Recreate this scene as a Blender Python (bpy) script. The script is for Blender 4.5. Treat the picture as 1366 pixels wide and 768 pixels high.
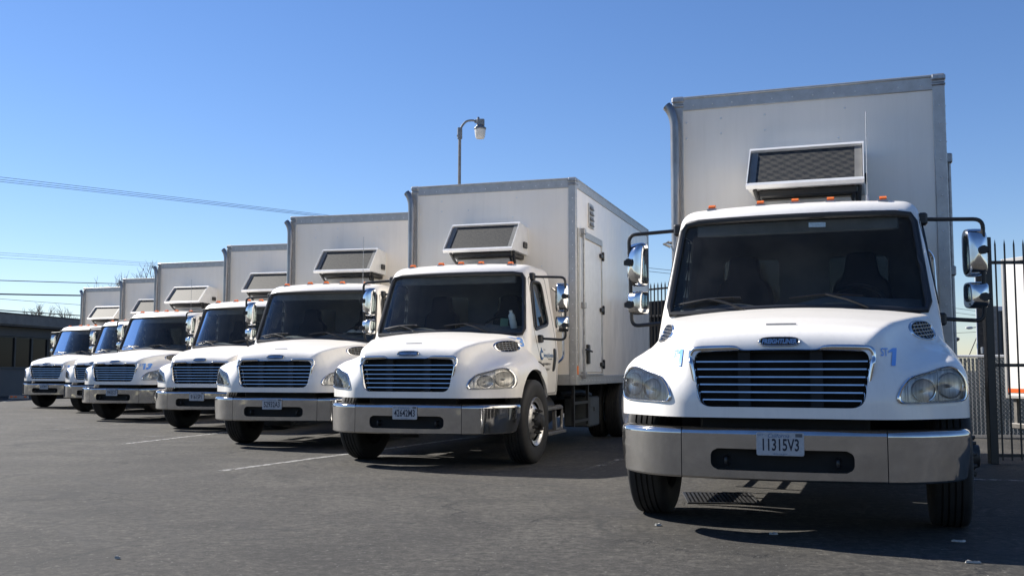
import bpy, bmesh, math, random
import numpy as np
from mathutils import Vector, Matrix

# ------------------------------------------------------------------ camera, sky, sun
for o in list(bpy.data.objects):
    bpy.data.objects.remove(o)
scene = bpy.context.scene
C = scene.collection
R = math.radians
CAM_H, PITCH = 1.128, 4.59
cam = bpy.data.cameras.new('camera')
cam.sensor_width = 36.0
cam.lens = 36.0
cam.clip_start = 0.05
cam.clip_end = 3000
camo = bpy.data.objects.new('camera', cam)
C.objects.link(camo)
camo.location = (0, 0, CAM_H)
camo.rotation_euler = (R(90 + PITCH), 0, 0)
scene.camera = camo

SUN_AZ, SUN_EL = -58.0, 38.0        # azimuth from +Y, clockwise
world = bpy.data.worlds.new('World')
scene.world = world
world.use_nodes = True
wn = world.node_tree.nodes
wl = world.node_tree.links
for n in list(wn):
    wn.remove(n)
sky = wn.new('ShaderNodeTexSky')
sky.sky_type = 'NISHITA'
sky.sun_disc = False
sky.sun_elevation = R(SUN_EL)
sky.sun_rotation = R(SUN_AZ)
sky.altitude = 0
sky.air_density = 1.0
sky.dust_density = 0.05
sky.ozone_density = 2.0
bg = wn.new('ShaderNodeBackground')
bg.inputs[1].default_value = 0.072
wo = wn.new('ShaderNodeOutputWorld')
hsv = wn.new('ShaderNodeHueSaturation')
hsv.inputs['Saturation'].default_value = 1.15
tint = wn.new('ShaderNodeMix')
tint.data_type = 'RGBA'
tint.blend_type = 'MULTIPLY'
tint.inputs[0].default_value = 1.0
tint.inputs[7].default_value = (0.785, 0.82, 1.0, 1)
wl.new(sky.outputs[0], hsv.inputs['Color'])
wl.new(hsv.outputs[0], tint.inputs[6])
wl.new(tint.outputs[2], bg.inputs[0])
wl.new(bg.outputs[0], wo.inputs[0])

sun = bpy.data.lights.new('sun', 'SUN')
sun.energy = 5.0
sun.angle = R(0.53)
sun.color = (1.0, 0.95, 0.87)
suno = bpy.data.objects.new('sun', sun)
C.objects.link(suno)
sd = Vector((math.sin(R(SUN_AZ)) * math.cos(R(SUN_EL)), math.cos(R(SUN_AZ)) * math.cos(R(SUN_EL)), math.sin(R(SUN_EL))))
suno.rotation_euler = sd.to_track_quat('Z', 'Y').to_euler()
suno.location = (-20, 10, 30)

vs = scene.view_settings
vs.view_transform = 'Standard'
vs.look = 'None'
vs.gamma = 1
vs.use_curve_mapping = False
vs.exposure = 0.92
scene.render.engine = 'CYCLES'
scene.cycles.max_bounces = 10
scene.cycles.transparent_max_bounces = 16
scene.cycles.caustics_reflective = False
scene.cycles.caustics_refractive = False
rng = random.Random(7)

# ------------------------------------------------------------------ materials
MATS = {}
def new_mat(name):
    m = bpy.data.materials.new(name)
    m.use_nodes = True
    nt = m.node_tree
    b = nt.nodes['Principled BSDF']
    MATS[name] = m
    return m, nt, b

def nd(nt, t, **kw):
    n = nt.nodes.new(t)
    for k, v in kw.items():
        setattr(n, k, v)
    return n

def noise(nt, scale, detail=4, rough=0.55, vec=None, dist=0.0):
    n = nd(nt, 'ShaderNodeTexNoise')
    n.inputs['Scale'].default_value = scale
    n.inputs['Detail'].default_value = detail
    n.inputs['Roughness'].default_value = rough
    n.inputs['Distortion'].default_value = dist
    if vec is not None:
        nt.links.new(vec, n.inputs['Vector'])
    return n

def coords(nt, kind='Object', scale=(1, 1, 1)):
    t = nd(nt, 'ShaderNodeTexCoord')
    mp = nd(nt, 'ShaderNodeMapping')
    mp.inputs['Scale'].default_value = scale
    nt.links.new(t.outputs[kind], mp.inputs['Vector'])
    return mp.outputs[0]

def shifted(nt, scale=(1, 1, 1)):
    # object coordinates moved by a random amount for each copy, so no two trucks are soiled alike
    oi = nd(nt, 'ShaderNodeObjectInfo')
    ml = nd(nt, 'ShaderNodeMath', operation='MULTIPLY')
    ml.inputs[1].default_value = 37.0
    nt.links.new(oi.outputs['Random'], ml.inputs[0])
    ad = nd(nt, 'ShaderNodeVectorMath', operation='ADD')
    nt.links.new(coords(nt, 'Object', scale), ad.inputs[0])
    nt.links.new(ml.outputs[0], ad.inputs[1])
    return ad.outputs[0]

def ramp(nt, fac, stops, interp='LINEAR'):
    r = nd(nt, 'ShaderNodeValToRGB')
    r.color_ramp.interpolation = interp
    els = r.color_ramp.elements
    while len(els) < len(stops):
        els.new(0.5)
    for e, (p, c) in zip(els, stops):
        e.position = p
        e.color = (c, c, c, 1) if isinstance(c, (int, float)) else (*c, 1)
    nt.links.new(fac, r.inputs[0])
    return r.outputs[0]

def mixc(nt, fac, a, b, mode='MIX'):
    m = nd(nt, 'ShaderNodeMix', data_type='RGBA', blend_type=mode)
    def put(i, v):
        if isinstance(v, tuple):
            m.inputs[i].default_value = (*v, 1)
        else:
            nt.links.new(v, m.inputs[i])
    if isinstance(fac, (int, float)):
        m.inputs[0].default_value = fac
    else:
        nt.links.new(fac, m.inputs[0])
    put(6, a)
    put(7, b)
    return m.outputs[2]

def bump(nt, b, height, strength, dist=0.01):
    n = nd(nt, 'ShaderNodeBump')
    n.inputs['Strength'].default_value = strength
    n.inputs['Distance'].default_value = dist
    nt.links.new(height, n.inputs['Height'])
    nt.links.new(n.outputs[0], b.inputs['Normal'])

def simple(name, col, rough=0.5, metal=0.0, coat=0.0, var=0.0, vscale=6.0, bumpv=0.0, bscale=40.0, spec=None):
    m, nt, b = new_mat(name)
    b.inputs['Roughness'].default_value = rough
    b.inputs['Metallic'].default_value = metal
    b.inputs['Coat Weight'].default_value = coat
    b.inputs['Coat Roughness'].default_value = 0.04
    if spec is not None:
        b.inputs['Specular IOR Level'].default_value = spec
    v = coords(nt)
    n = noise(nt, vscale, 5, 0.6, v)
    if var > 0:
        dark = tuple(c * (1 - var) for c in col)
        f = ramp(nt, n.outputs[0], [(0.35, 0.0), (0.65, 1.0)])
        nt.links.new(mixc(nt, f, dark, col), b.inputs['Base Color'])
    else:
        b.inputs['Base Color'].default_value = (*col, 1)
    if bumpv > 0:
        n2 = noise(nt, bscale, 3, 0.5, v)
        bump(nt, b, n2.outputs[0], bumpv, 0.004)
    return m

# painted cab metal: white with thin road film in streaks
m, nt, b = new_mat('white_paint')
v = shifted(nt)
n = noise(nt, 3.0, 6, 0.65, v)
n2 = noise(nt, 30.0, 4, 0.6, shifted(nt, (1, 1, 0.15)))
f = ramp(nt, n.outputs[0], [(0.45, 0.0), (0.75, 1.0)])
f2 = ramp(nt, n2.outputs[0], [(0.5, 0.0), (0.8, 0.5)])
c1 = mixc(nt, f, (0.88, 0.845, 0.785), (0.84, 0.80, 0.735))
nt.links.new(mixc(nt, f2, c1, (0.74, 0.715, 0.67)), b.inputs['Base Color'])
b.inputs['Roughness'].default_value = 0.32
b.inputs['Coat Weight'].default_value = 0.35
b.inputs['Coat Roughness'].default_value = 0.06
# fibreglass cargo panels: slight oil-canning
m, nt, b = new_mat('white_panel')
v = shifted(nt)
n = noise(nt, 0.9, 3, 0.5, v)
ns = noise(nt, 14.0, 6, 0.7, shifted(nt, (1, 1, 0.07)))
f = ramp(nt, ns.outputs[0], [(0.45, 0.0), (0.85, 1.0)])
nt.links.new(mixc(nt, f, (0.90, 0.835, 0.735), (0.84, 0.775, 0.675)), b.inputs['Base Color'])
b.inputs['Roughness'].default_value = 0.25
bump(nt, b, n.outputs[0], 0.45, 0.14)
m, nt, b = new_mat('aluminium')
v = coords(nt)
n = noise(nt, 12.0, 6, 0.7, v)
nt.links.new(ramp(nt, n.outputs[0], [(0.3, (0.42, 0.41, 0.39)), (0.7, (0.52, 0.51, 0.49))]), b.inputs['Base Color'])
b.inputs['Metallic'].default_value = 0.6
nt.links.new(ramp(nt, n.outputs[0], [(0.3, 0.5), (0.7, 0.40)]), b.inputs['Roughness'])
m, nt, b = new_mat('chrome')
v = coords(nt)
n = noise(nt, 5.0, 6, 0.7, v)
nt.links.new(ramp(nt, n.outputs[0], [(0.35, (0.60, 0.59, 0.575)), (0.65, (0.78, 0.775, 0.77))]), b.inputs['Base Color'])
b.inputs['Metallic'].default_value = 1.0
nt.links.new(ramp(nt, n.outputs[0], [(0.4, 0.16), (0.7, 0.05)]), b.inputs['Roughness'])
n3 = noise(nt, 3.0, 2, 0.5, v)
bump(nt, b, n3.outputs[0], 0.06, 0.05)
m, nt, b = new_mat('bumper_chrome')
v = shifted(nt)
n = noise(nt, 6.0, 6, 0.75, v)
nt.links.new(ramp(nt, n.outputs[0], [(0.3, (0.46, 0.45, 0.43)), (0.7, (0.60, 0.59, 0.575))]), b.inputs['Base Color'])
b.inputs['Metallic'].default_value = 0.95
nt.links.new(ramp(nt, n.outputs[0], [(0.35, 0.10), (0.7, 0.03)]), b.inputs['Roughness'])
n3 = noise(nt, 2.4, 2, 0.5, v)
bump(nt, b, n3.outputs[0], 0.16, 0.05)
m, nt, b = new_mat('stack_steel')
v = coords(nt, 'Object', (1, 1, 0.25))
n = noise(nt, 9.0, 5, 0.7, v)
nt.links.new(ramp(nt, n.outputs[0], [(0.3, (0.20, 0.18, 0.165)), (0.7, (0.42, 0.40, 0.38))]), b.inputs['Base Color'])
b.inputs['Metallic'].default_value = 0.9
b.inputs['Roughness'].default_value = 0.36
m, nt, b = new_mat('rubber')
v = coords(nt)
n = noise(nt, 9.0, 5, 0.6, v)
nt.links.new(ramp(nt, n.outputs[0], [(0.3, (0.014, 0.014, 0.014)), (0.75, (0.032, 0.031, 0.030))]), b.inputs['Base Color'])
b.inputs['Roughness'].default_value = 0.72
simple('black_plastic', (0.016, 0.016, 0.017), 0.42, var=0.3, vscale=20)
simple('black_metal', (0.013, 0.013, 0.014), 0.38, var=0.3, vscale=10, bumpv=0.1)
simple('under_black', (0.010, 0.010, 0.010), 0.8, var=0.4, vscale=8)
simple('interior_dark', (0.14, 0.143, 0.147), 0.8, var=0.3, vscale=5)
simple('interior_grey', (0.15, 0.155, 0.165), 0.75, var=0.2, vscale=5)
simple('seat_fabric', (0.020, 0.020, 0.023), 0.9, var=0.3, vscale=30)
simple('white_metal', (0.74, 0.74, 0.73), 0.35, var=0.10, vscale=9)
simple('shroud_grey', (0.20, 0.197, 0.185), 0.55, var=0.15, vscale=6)
simple('base_grey', (0.46, 0.445, 0.41), 0.55, var=0.15, vscale=6)
simple('plate_white', (0.46, 0.47, 0.48), 0.45, var=0.15, vscale=60)
simple('plate_ink', (0.012, 0.014, 0.03), 0.5)
simple('blue_vinyl', (0.15, 0.36, 0.80), 0.4)
simple('dark_blue_vinyl', (0.04, 0.12, 0.26), 0.4)
simple('grey_vinyl', (0.12, 0.11, 0.10), 0.5)
simple('zinc', (0.42, 0.42, 0.42), 0.42, metal=0.8, var=0.3, vscale=20)
simple('alloy', (0.62, 0.61, 0.59), 0.34, metal=0.75, var=0.2, vscale=14)
simple('hub_grease', (0.05, 0.048, 0.045), 0.5, metal=0.4, var=0.4, vscale=30)
simple('sticker', (0.45, 0.55, 0.56), 0.5, var=0.3, vscale=60)
simple('bottle_plastic', (0.62, 0.70, 0.74), 0.25)
simple('green_card', (0.10, 0.22, 0.16), 0.6)
simple('vest_cloth', (0.35, 0.40, 0.42), 0.8, var=0.6, vscale=25)
simple('wood_pole', (0.10, 0.075, 0.055), 0.85, var=0.5, vscale=10)
simple('bark', (0.15, 0.12, 0.09), 0.85, var=0.4, vscale=10)
simple('cable', (0.02, 0.02, 0.022), 0.6)
simple('litter_paper', (0.45, 0.44, 0.41), 0.8, var=0.4, vscale=50)
simple('steel_grate', (0.05, 0.05, 0.052), 0.55, metal=0.6, var=0.4, vscale=30)
simple('lamp_metal', (0.20, 0.22, 0.24), 0.45, metal=0.4, var=0.3, vscale=20)
simple('galvanised', (0.26, 0.245, 0.225), 0.5, metal=0.6, var=0.3, vscale=15)
simple('lamp_plastic', (0.62, 0.61, 0.57), 0.3, var=0.1)
simple('concrete', (0.33, 0.32, 0.30), 0.85, var=0.25, vscale=20, bumpv=0.3)
simple('roof_fascia', (0.17, 0.168, 0.16), 0.7, var=0.25, vscale=3)
simple('roof_dark', (0.10, 0.10, 0.10), 0.9, var=0.25, vscale=3)
simple('window_frame_dark', (0.03, 0.032, 0.034), 0.5)
simple('orange_plastic', (0.75, 0.14, 0.015), 0.3)
simple('red_band', (0.65, 0.11, 0.02), 0.4)
simple('container_paint', (0.075, 0.085, 0.09), 0.5, var=0.3, vscale=4)
simple('trailer_paint', (0.72, 0.715, 0.70), 0.4, var=0.12, vscale=4)
simple('slat_plastic', (0.085, 0.115, 0.14), 0.5, var=0.5, vscale=14)
simple('screen_dark', (0.02, 0.023, 0.026), 0.7, var=0.3, vscale=6)
# stucco wall
m, nt, b = new_mat('slate_wall')
v = coords(nt)
n = noise(nt, 0.8, 5, 0.6, v)
nt.links.new(ramp(nt, n.outputs[0], [(0.3, (0.084, 0.090, 0.094)), (0.7, (0.102, 0.108, 0.112))]), b.inputs['Base Color'])
b.inputs['Roughness'].default_value = 0.85
n2 = noise(nt, 60, 4, 0.6, v)
bump(nt, b, n2.outputs[0], 0.4, 0.01)
# amber lamps
m, nt, b = new_mat('amber_lens')
b.inputs['Base Color'].default_value = (0.90, 0.20, 0.012, 1)
b.inputs['Roughness'].default_value = 0.2
b.inputs['Subsurface Weight'].default_value = 0.2
b.inputs['Coat Weight'].default_value = 0.5

def glass_mat(name, tint, rough=0.0, ior=1.5, dirt=0.06):
    m = bpy.data.materials.new(name)
    m.use_nodes = True
    nt = m.node_tree
    for n in list(nt.nodes):
        nt.nodes.remove(n)
    out = nd(nt, 'ShaderNodeOutputMaterial')
    tr = nd(nt, 'ShaderNodeBsdfTransparent')
    tr.inputs[0].default_value = (*tint, 1)
    gl = nd(nt, 'ShaderNodeBsdfGlossy')
    gl.inputs['Roughness'].default_value = rough
    gl.inputs['Color'].default_value = (1, 1, 1, 1)
    fr = nd(nt, 'ShaderNodeFresnel')
    fr.inputs[0].default_value = ior
    mx = nd(nt, 'ShaderNodeMixShader')
    nt.links.new(fr.outputs[0], mx.inputs[0])
    nt.links.new(tr.outputs[0], mx.inputs[1])
    nt.links.new(gl.outputs[0], mx.inputs[2])
    df = nd(nt, 'ShaderNodeBsdfDiffuse')
    df.inputs[0].default_value = (0.45, 0.44, 0.42, 1)
    v = coords(nt)
    nz = noise(nt, 4.0, 6, 0.7, v)
    d = ramp(nt, nz.outputs[0], [(0.4, dirt * 0.3), (0.75, dirt)])
    m2 = nd(nt, 'ShaderNodeMixShader')
    nt.links.new(d, m2.inputs[0])
    nt.links.new(mx.outputs[0], m2.inputs[1])
    nt.links.new(df.outputs[0], m2.inputs[2])
    nt.links.new(m2.outputs[0], out.inputs[0])
    MATS[name] = m
    return m
glass_mat('windshield_glass', (0.70, 0.75, 0.75), 0.0, 1.25, 0.035)
glass_mat('rear_glass', (0.26, 0.29, 0.30), 0.0, 1.3, 0.03)
glass_mat('side_glass', (0.70, 0.76, 0.75), 0.0, 1.45, 0.03)
glass_mat('lens_glass', (0.92, 0.92, 0.90), 0.02, 1.45, 0.08)
m, nt, b = new_mat('building_glass')
b.inputs['Base Color'].default_value = (0.012, 0.014, 0.016, 1)
b.inputs['Roughness'].default_value = 0.12
b.inputs['IOR'].default_value = 1.2
# headlamp reflector
m, nt, b = new_mat('reflector')
v = coords(nt, 'Object', (60, 1, 6))
n = noise(nt, 1.0, 2, 0.5, v)
nt.links.new(ramp(nt, n.outputs[0], [(0.3, (0.50, 0.48, 0.45)), (0.7, (0.92, 0.89, 0.84))]), b.inputs['Base Color'])
b.inputs['Metallic'].default_value = 0.55
b.inputs['Roughness'].default_value = 0.35

def mesh_mat(name, moire):
    # perforated condenser screen; the optical moire is painted into its colour
    m, nt, b = new_mat(name)
    t = nd(nt, 'ShaderNodeTexCoord')
    sep = nd(nt, 'ShaderNodeSeparateXYZ')
    nt.links.new(t.outputs['Object'], sep.inputs[0])
    def wave(a, kx, kz):
        m1 = nd(nt, 'ShaderNodeMath', operation='MULTIPLY'); m1.inputs[1].default_value = kx
        nt.links.new(sep.outputs[0], m1.inputs[0])
        m2 = nd(nt, 'ShaderNodeMath', operation='MULTIPLY_ADD'); m2.inputs[1].default_value = kz
        nt.links.new(sep.outputs[2], m2.inputs[0]); nt.links.new(m1.outputs[0], m2.inputs[2])
        s = nd(nt, 'ShaderNodeMath', operation='SINE')
        nt.links.new(m2.outputs[0], s.inputs[0])
        return s.outputs[0]
    p = nd(nt, 'ShaderNodeMath', operation='MULTIPLY')
    nt.links.new(wave(0, 52.0, 15.0), p.inputs[0])
    nt.links.new(wave(0, 12.0, 95.0), p.inputs[1])
    nz = noise(nt, 45.0, 3, 0.6, t.outputs['Object'])
    ad = nd(nt, 'ShaderNodeMath', operation='MULTIPLY_ADD')
    ad.inputs[1].default_value = moire
    nt.links.new(p.outputs[0], ad.inputs[0]); nt.links.new(nz.outputs[0], ad.inputs[2])
    nt.links.new(ramp(nt, ad.outputs[0], [(0.25, (0.014, 0.017, 0.020)), (0.75, (0.068, 0.065, 0.056))]), b.inputs['Base Color'])
    b.inputs['Roughness'].default_value = 0.6
    b.inputs['Metallic'].default_value = 0.2
mesh_mat('screen_moire', 0.34)
mesh_mat('screen_plain', 0.03)

# asphalt: aggregate, blotches, cracks, tyre film, oil
m, nt, b = new_mat('asphalt')
v = coords(nt)
def wob(scale, amp, src=None):
    w_ = noise(nt, scale, 5, 0.65, v)
    sb = nd(nt, 'ShaderNodeVectorMath', operation='SUBTRACT')
    sb.inputs[1].default_value = (.5, .5, .5)
    nt.links.new(w_.outputs['Color'], sb.inputs[0])
    vm = nd(nt, 'ShaderNodeVectorMath', operation='MULTIPLY_ADD')
    vm.inputs[1].default_value = (amp, amp, 0)
    nt.links.new(sb.outputs[0], vm.inputs[0])
    nt.links.new(v, vm.inputs[2])
    return vm.outputs[0]
def times(a, b_):
    m_ = nd(nt, 'ShaderNodeMath', operation='MULTIPLY')
    for k_, q in enumerate((a, b_)):
        if isinstance(q, (int, float)): m_.inputs[k_].default_value = q
        else: nt.links.new(q, m_.inputs[k_])
    return m_.outputs[0]
big = noise(nt, 0.16, 5, 0.6, v, 0.6)
mid = noise(nt, 1.1, 8, 0.72, v, 0.5)
fine = noise(nt, 13.0, 7, 0.95, v)
gr = noise(nt, 45.0, 2, 0.6, v)
base = mixc(nt, ramp(nt, big.outputs[0], [(0.32, 0.0), (0.68, 1.0)]), (0.050, 0.046, 0.040), (0.100, 0.093, 0.081))
base = mixc(nt, ramp(nt, mid.outputs[0], [(0.38, 0.85), (0.58, 0.0)]), base, (0.036, 0.034, 0.031))
base = mixc(nt, ramp(nt, fine.outputs[0], [(0.43, 1.0), (0.53, 0.0)]), base, (0.026, 0.025, 0.023))
base = mixc(nt, ramp(nt, fine.outputs[0], [(0.56, 0.0), (0.68, 0.85)]), base, (0.225, 0.21, 0.185))
base = mixc(nt, ramp(nt, gr.outputs[0], [(0.68, 0.0), (0.74, 0.8)]), base, (0.36, 0.35, 0.33))
# tyre sweeps: faint concentric arcs
sep = nd(nt, 'ShaderNodeVectorMath', operation='DISTANCE')
sep.inputs[1].default_value = (-11.0, 3.0, 0)
nt.links.new(wob(.25, 1.2), sep.inputs[0])
tw = noise(nt, 1.9, 3, 0.6)
tw.noise_dimensions = '1D'
nt.links.new(sep.outputs['Value'], tw.inputs['W'])
tn = noise(nt, 0.35, 3, 0.6, v)
tf = times(ramp(nt, tw.outputs[0], [(0.50, 0.0), (0.62, 0.55)]), ramp(nt, tn.outputs[0], [(0.42, 0.0), (0.60, 1.0)]))
base = mixc(nt, tf, base, (0.045, 0.043, 0.041))
# cracks: a coarse net and patches of a finer net
def crack(scale, dist, w0, w1, a_scale, a0, a1, mx):
    vo = nd(nt, 'ShaderNodeTexVoronoi', feature='DISTANCE_TO_EDGE')
    vo.inputs['Scale'].default_value = scale
    nt.links.new(wob(1.3, dist), vo.inputs['Vector'])
    ar = noise(nt, a_scale, 4, 0.65, v)
    return times(ramp(nt, vo.outputs['Distance'], [(w0, 1.0), (w1, 0.0)]), ramp(nt, ar.outputs[0], [(a0, 0.0), (a1, mx)]))
ck = crack(0.42, 1.5, .004, .012, .8, .48, .58, .75)
ck2 = crack(1.5, .6, .014, .045, .38, .50, .60, .8)
base = mixc(nt, ck, base, (0.020, 0.020, 0.020))
base = mixc(nt, ck2, base, (0.026, 0.026, 0.025))
oil = noise(nt, 0.8, 4, 0.55, v, 1.0)
base = mixc(nt, ramp(nt, oil.outputs[0], [(0.64, 0.0), (0.72, 0.65)]), base, (0.026, 0.026, 0.026))
nt.links.new(base, b.inputs['Base Color'])
b.inputs['Roughness'].default_value = 0.85
b.inputs['Specular IOR Level'].default_value = 0.3
hs_ = nd(nt, 'ShaderNodeMath', operation='SUBTRACT')
nt.links.new(fine.outputs[0], hs_.inputs[0])
nt.links.new(ck, hs_.inputs[1])
bump(nt, b, hs_.outputs[0], 0.7, 0.012)
# worn road paint: alpha holes where it has flaked off
m, nt, b = new_mat('worn_paint')
v = coords(nt)
n = noise(nt, 9.0, 6, 0.75, v)
n2 = noise(nt, 120.0, 3, 0.6, v)
a = nd(nt, 'ShaderNodeMath', operation='MULTIPLY_ADD')
a.inputs[1].default_value = 0.45
nt.links.new(n2.outputs[0], a.inputs[0]); nt.links.new(n.outputs[0], a.inputs[2])
nt.links.new(ramp(nt, a.outputs[0], [(0.62, 0.0), (0.80, 0.85)]), b.inputs['Alpha'])
b.inputs['Base Color'].default_value = (0.36, 0.355, 0.34, 1)
b.inputs['Roughness'].default_value = 0.8
m, nt, b = new_mat('faint_paint')
v = coords(nt)
n = noise(nt, 5.0, 6, 0.75, v)
nt.links.new(ramp(nt, n.outputs[0], [(0.50, 0.0), (0.66, 0.7)]), b.inputs['Alpha'])
b.inputs['Base Color'].default_value = (0.30, 0.30, 0.295, 1)
b.inputs['Roughness'].default_value = 0.8

# ------------------------------------------------------------------ mesh helpers
def link(name, me, mat, parent=None):
    o = bpy.data.objects.new(name, me)
    C.objects.link(o)
    if mat is not None and len(me.materials) == 0:
        me.materials.append(MATS[mat])
    if parent is not None:
        o.parent = parent
    return o

def tag(o, label=None, cat=None, group=None, kind=None):
    if label: o['label'] = label
    if cat: o['category'] = cat
    if group: o['group'] = group
    if kind: o['kind'] = kind
    return o

def empty(name, loc=(0, 0, 0), rz=0.0):
    o = bpy.data.objects.new(name, None)
    C.objects.link(o)
    o.location = loc
    o.rotation_euler = (0, 0, rz)
    o.empty_display_size = 0.2
    return o

class MB:
    def __init__(s):
        s.v, s.f = [], []
    def add(s, vs, fs):
        n = len(s.v)
        s.v += [tuple(map(float, p)) for p in vs]
        s.f += [tuple(i + n for i in q) for q in fs]
        return s
    def box(s, x0, x1, y0, y1, z0, z1, c=0.0):
        if c <= 0:
            vs = [(x, y, z) for z in (z0, z1) for y in (y0, y1) for x in (x0, x1)]
            return s.add(vs, [(0, 2, 3, 1), (4, 5, 7, 6), (0, 1, 5, 4), (1, 3, 7, 5), (3, 2, 6, 7), (2, 0, 4, 6)])
        c = min(c, (x1 - x0) * .49, (y1 - y0) * .49, (z1 - z0) * .49)
        vs, idx = [], {}
        for i, x in enumerate((x0, x1)):
            for j, y in enumerate((y0, y1)):
                for k, z in enumerate((z0, z1)):
                    sx, sy, sz = (c, -c)[i], (c, -c)[j], (c, -c)[k]
                    idx[i, j, k] = len(vs)
                    vs += [(x, y + sy, z + sz), (x + sx, y, z + sz), (x + sx, y + sy, z)]
        g = lambda i, j, k, a: idx[i, j, k] + a
        fs = []
        for i in (0, 1):
            q = [g(i, 0, 0, 0), g(i, 1, 0, 0), g(i, 1, 1, 0), g(i, 0, 1, 0)]
            fs.append(tuple(q if i else q[::-1]))
            q = [g(0, i, 0, 1), g(0, i, 1, 1), g(1, i, 1, 1), g(1, i, 0, 1)]
            fs.append(tuple(q if i else q[::-1]))
            q = [g(0, 0, i, 2), g(1, 0, i, 2), g(1, 1, i, 2), g(0, 1, i, 2)]
            fs.append(tuple(q if i else q[::-1]))
        for i in (0, 1):
            for j in (0, 1):
                q = [g(i, j, 0, 0), g(i, j, 1, 0), g(i, j, 1, 1), g(i, j, 0, 1)]
                fs.append(tuple(q if i == j else q[::-1]))
                q = [g(i, 0, j, 0), g(i, 1, j, 0), g(i, 1, j, 2), g(i, 0, j, 2)]
                fs.append(tuple(q[::-1] if i == j else q))
                q = [g(0, i, j, 1), g(1, i, j, 1), g(1, i, j, 2), g(0, i, j, 2)]
                fs.append(tuple(q if i == j else q[::-1]))
        for i in (0, 1):
            for j in (0, 1):
                for k in (0, 1):
                    q = (g(i, j, k, 0), g(i, j, k, 1), g(i, j, k, 2))
                    fs.append(q if (i + j + k) % 2 else q[::-1])
        return s.add(vs, fs)
    def tube(s, pts, r, n=10, closed=False, caps=True):
        P = [Vector(p) for p in pts]
        m = len(P)
        rr = r if hasattr(r, '__len__') else [r] * m
        rings = []
        up = None
        for i in range(m):
            a = P[(i - 1) % m] if (closed or i > 0) else P[i]
            c = P[(i + 1) % m] if (closed or i < m - 1) else P[i]
            t = (c - a).normalized()
            if up is None:
                up = t.orthogonal().normalized()
            else:
                up = (up - t * up.dot(t))
                up = up.normalized() if up.length > 1e-6 else t.orthogonal().normalized()
            w = t.cross(up)
            rings.append([P[i] + (up * math.cos(2 * math.pi * k / n) + w * math.sin(2 * math.pi * k / n)) * rr[i] for k in range(n)])
        vs = [p for q in rings for p in q]
        fs = []
        for i in range(m if closed else m - 1):
            j = (i + 1) % m
            for k in range(n):
                l = (k + 1) % n
                fs.append((i * n + k, i * n + l, j * n + l, j * n + k))
        if caps and not closed:
            fs.append(tuple(range(n))[::-1])
            fs.append(tuple((m - 1) * n + k for k in range(n)))
        return s.add(vs, fs)
    def lathe(s, prof, n=48, axis='x', origin=(0, 0, 0), closed=False):
        # prof: list of (a, r): a along the axis
        vs, fs = [], []
        m = len(prof)
        for a, r in prof:
            for k in range(n):
                t = 2 * math.pi * k / n
                c, q = r * math.cos(t), r * math.sin(t)
                p = (a, c, q) if axis == 'x' else ((q, a, c) if axis == 'y' else (c, q, a))
                vs.append((p[0] + origin[0], p[1] + origin[1], p[2] + origin[2]))
        for i in range(m if closed else m - 1):
            j = (i + 1) % m
            for k in range(n):
                l = (k + 1) % n
                fs.append((i * n + k, i * n + l, j * n + l, j * n + k))
        return s.add(vs, fs)
    def prism(s, outline, d):
        # outline: 3D loop, d: extrusion vector
        n = len(outline)
        vs = [Vector(p) for p in outline] + [Vector(p) + Vector(d) for p in outline]
        fs = [tuple(range(n))[::-1], tuple(range(n, 2 * n))]
        fs += [(i, (i + 1) % n, n + (i + 1) % n, n + i) for i in range(n)]
        return s.add(vs, fs)
    def bridge(s, loops, closed=True, flip=False):
        n = len(loops[0])
        vs = [p for l in loops for p in l]
        fs = []
        for i in range(len(loops) - 1):
            for k in range(n if closed else n - 1):
                l = (k + 1) % n
                q = (i * n + k, i * n + l, (i + 1) * n + l, (i + 1) * n + k)
                fs.append(q[::-1] if flip else q)
        return s.add(vs, fs)
    def mirror(s):
        # add the copy reflected in x
        n = len(s.v)
        s.v += [(-x, y, z) for x, y, z in s.v]
        s.f += [tuple(i + n for i in q[::-1]) for q in s.f]
        return s
    def mesh(s, name, smooth=35):
        me = bpy.data.meshes.new(name)
        me.from_pydata(s.v, [], s.f)
        me.update()
        fix_normals(me)
        if smooth:
            me.polygons.foreach_set('use_smooth', [True] * len(me.polygons))
            if smooth < 180:
                me.set_sharp_from_angle(angle=R(smooth))
        return me
    def build(s, name, mat, parent=None, smooth=35):
        return link(name, s._m(name, mat, smooth), mat, parent)
    def _m(s, name, mat, smooth):
        me = s.mesh(name, smooth)
        me.materials.append(MATS[mat])
        return me

def fix_normals(me):
    bm = bmesh.new()
    bm.from_mesh(me)
    bmesh.ops.recalc_face_normals(bm, faces=bm.faces)
    bm.to_mesh(me)
    bm.free()

def copy_tree(o, parent=None):
    c = o.copy()
    C.objects.link(c)
    c.parent = parent
    for ch in list(o.children):
        copy_tree(ch, c)
    return c

def smooth_path(pts, n=8, closed=False):
    # Catmull-Rom through the points
    P = [np.array(p, float) for p in pts]
    m = len(P)
    out = []
    for i in range(m if closed else m - 1):
        p0 = P[(i - 1) % m] if (closed or i > 0) else P[i]
        p1, p2 = P[i], P[(i + 1) % m]
        p3 = P[(i + 2) % m] if (closed or i < m - 2) else P[(i + 1) % m]
        for k in range(n):
            t = k / n
            out.append(0.5 * ((2 * p1) + (-p0 + p2) * t + (2 * p0 - 5 * p1 + 4 * p2 - p3) * t * t + (-p0 + 3 * p1 - 3 * p2 + p3) * t ** 3))
    if not closed:
        out.append(P[-1])
    return out

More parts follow.
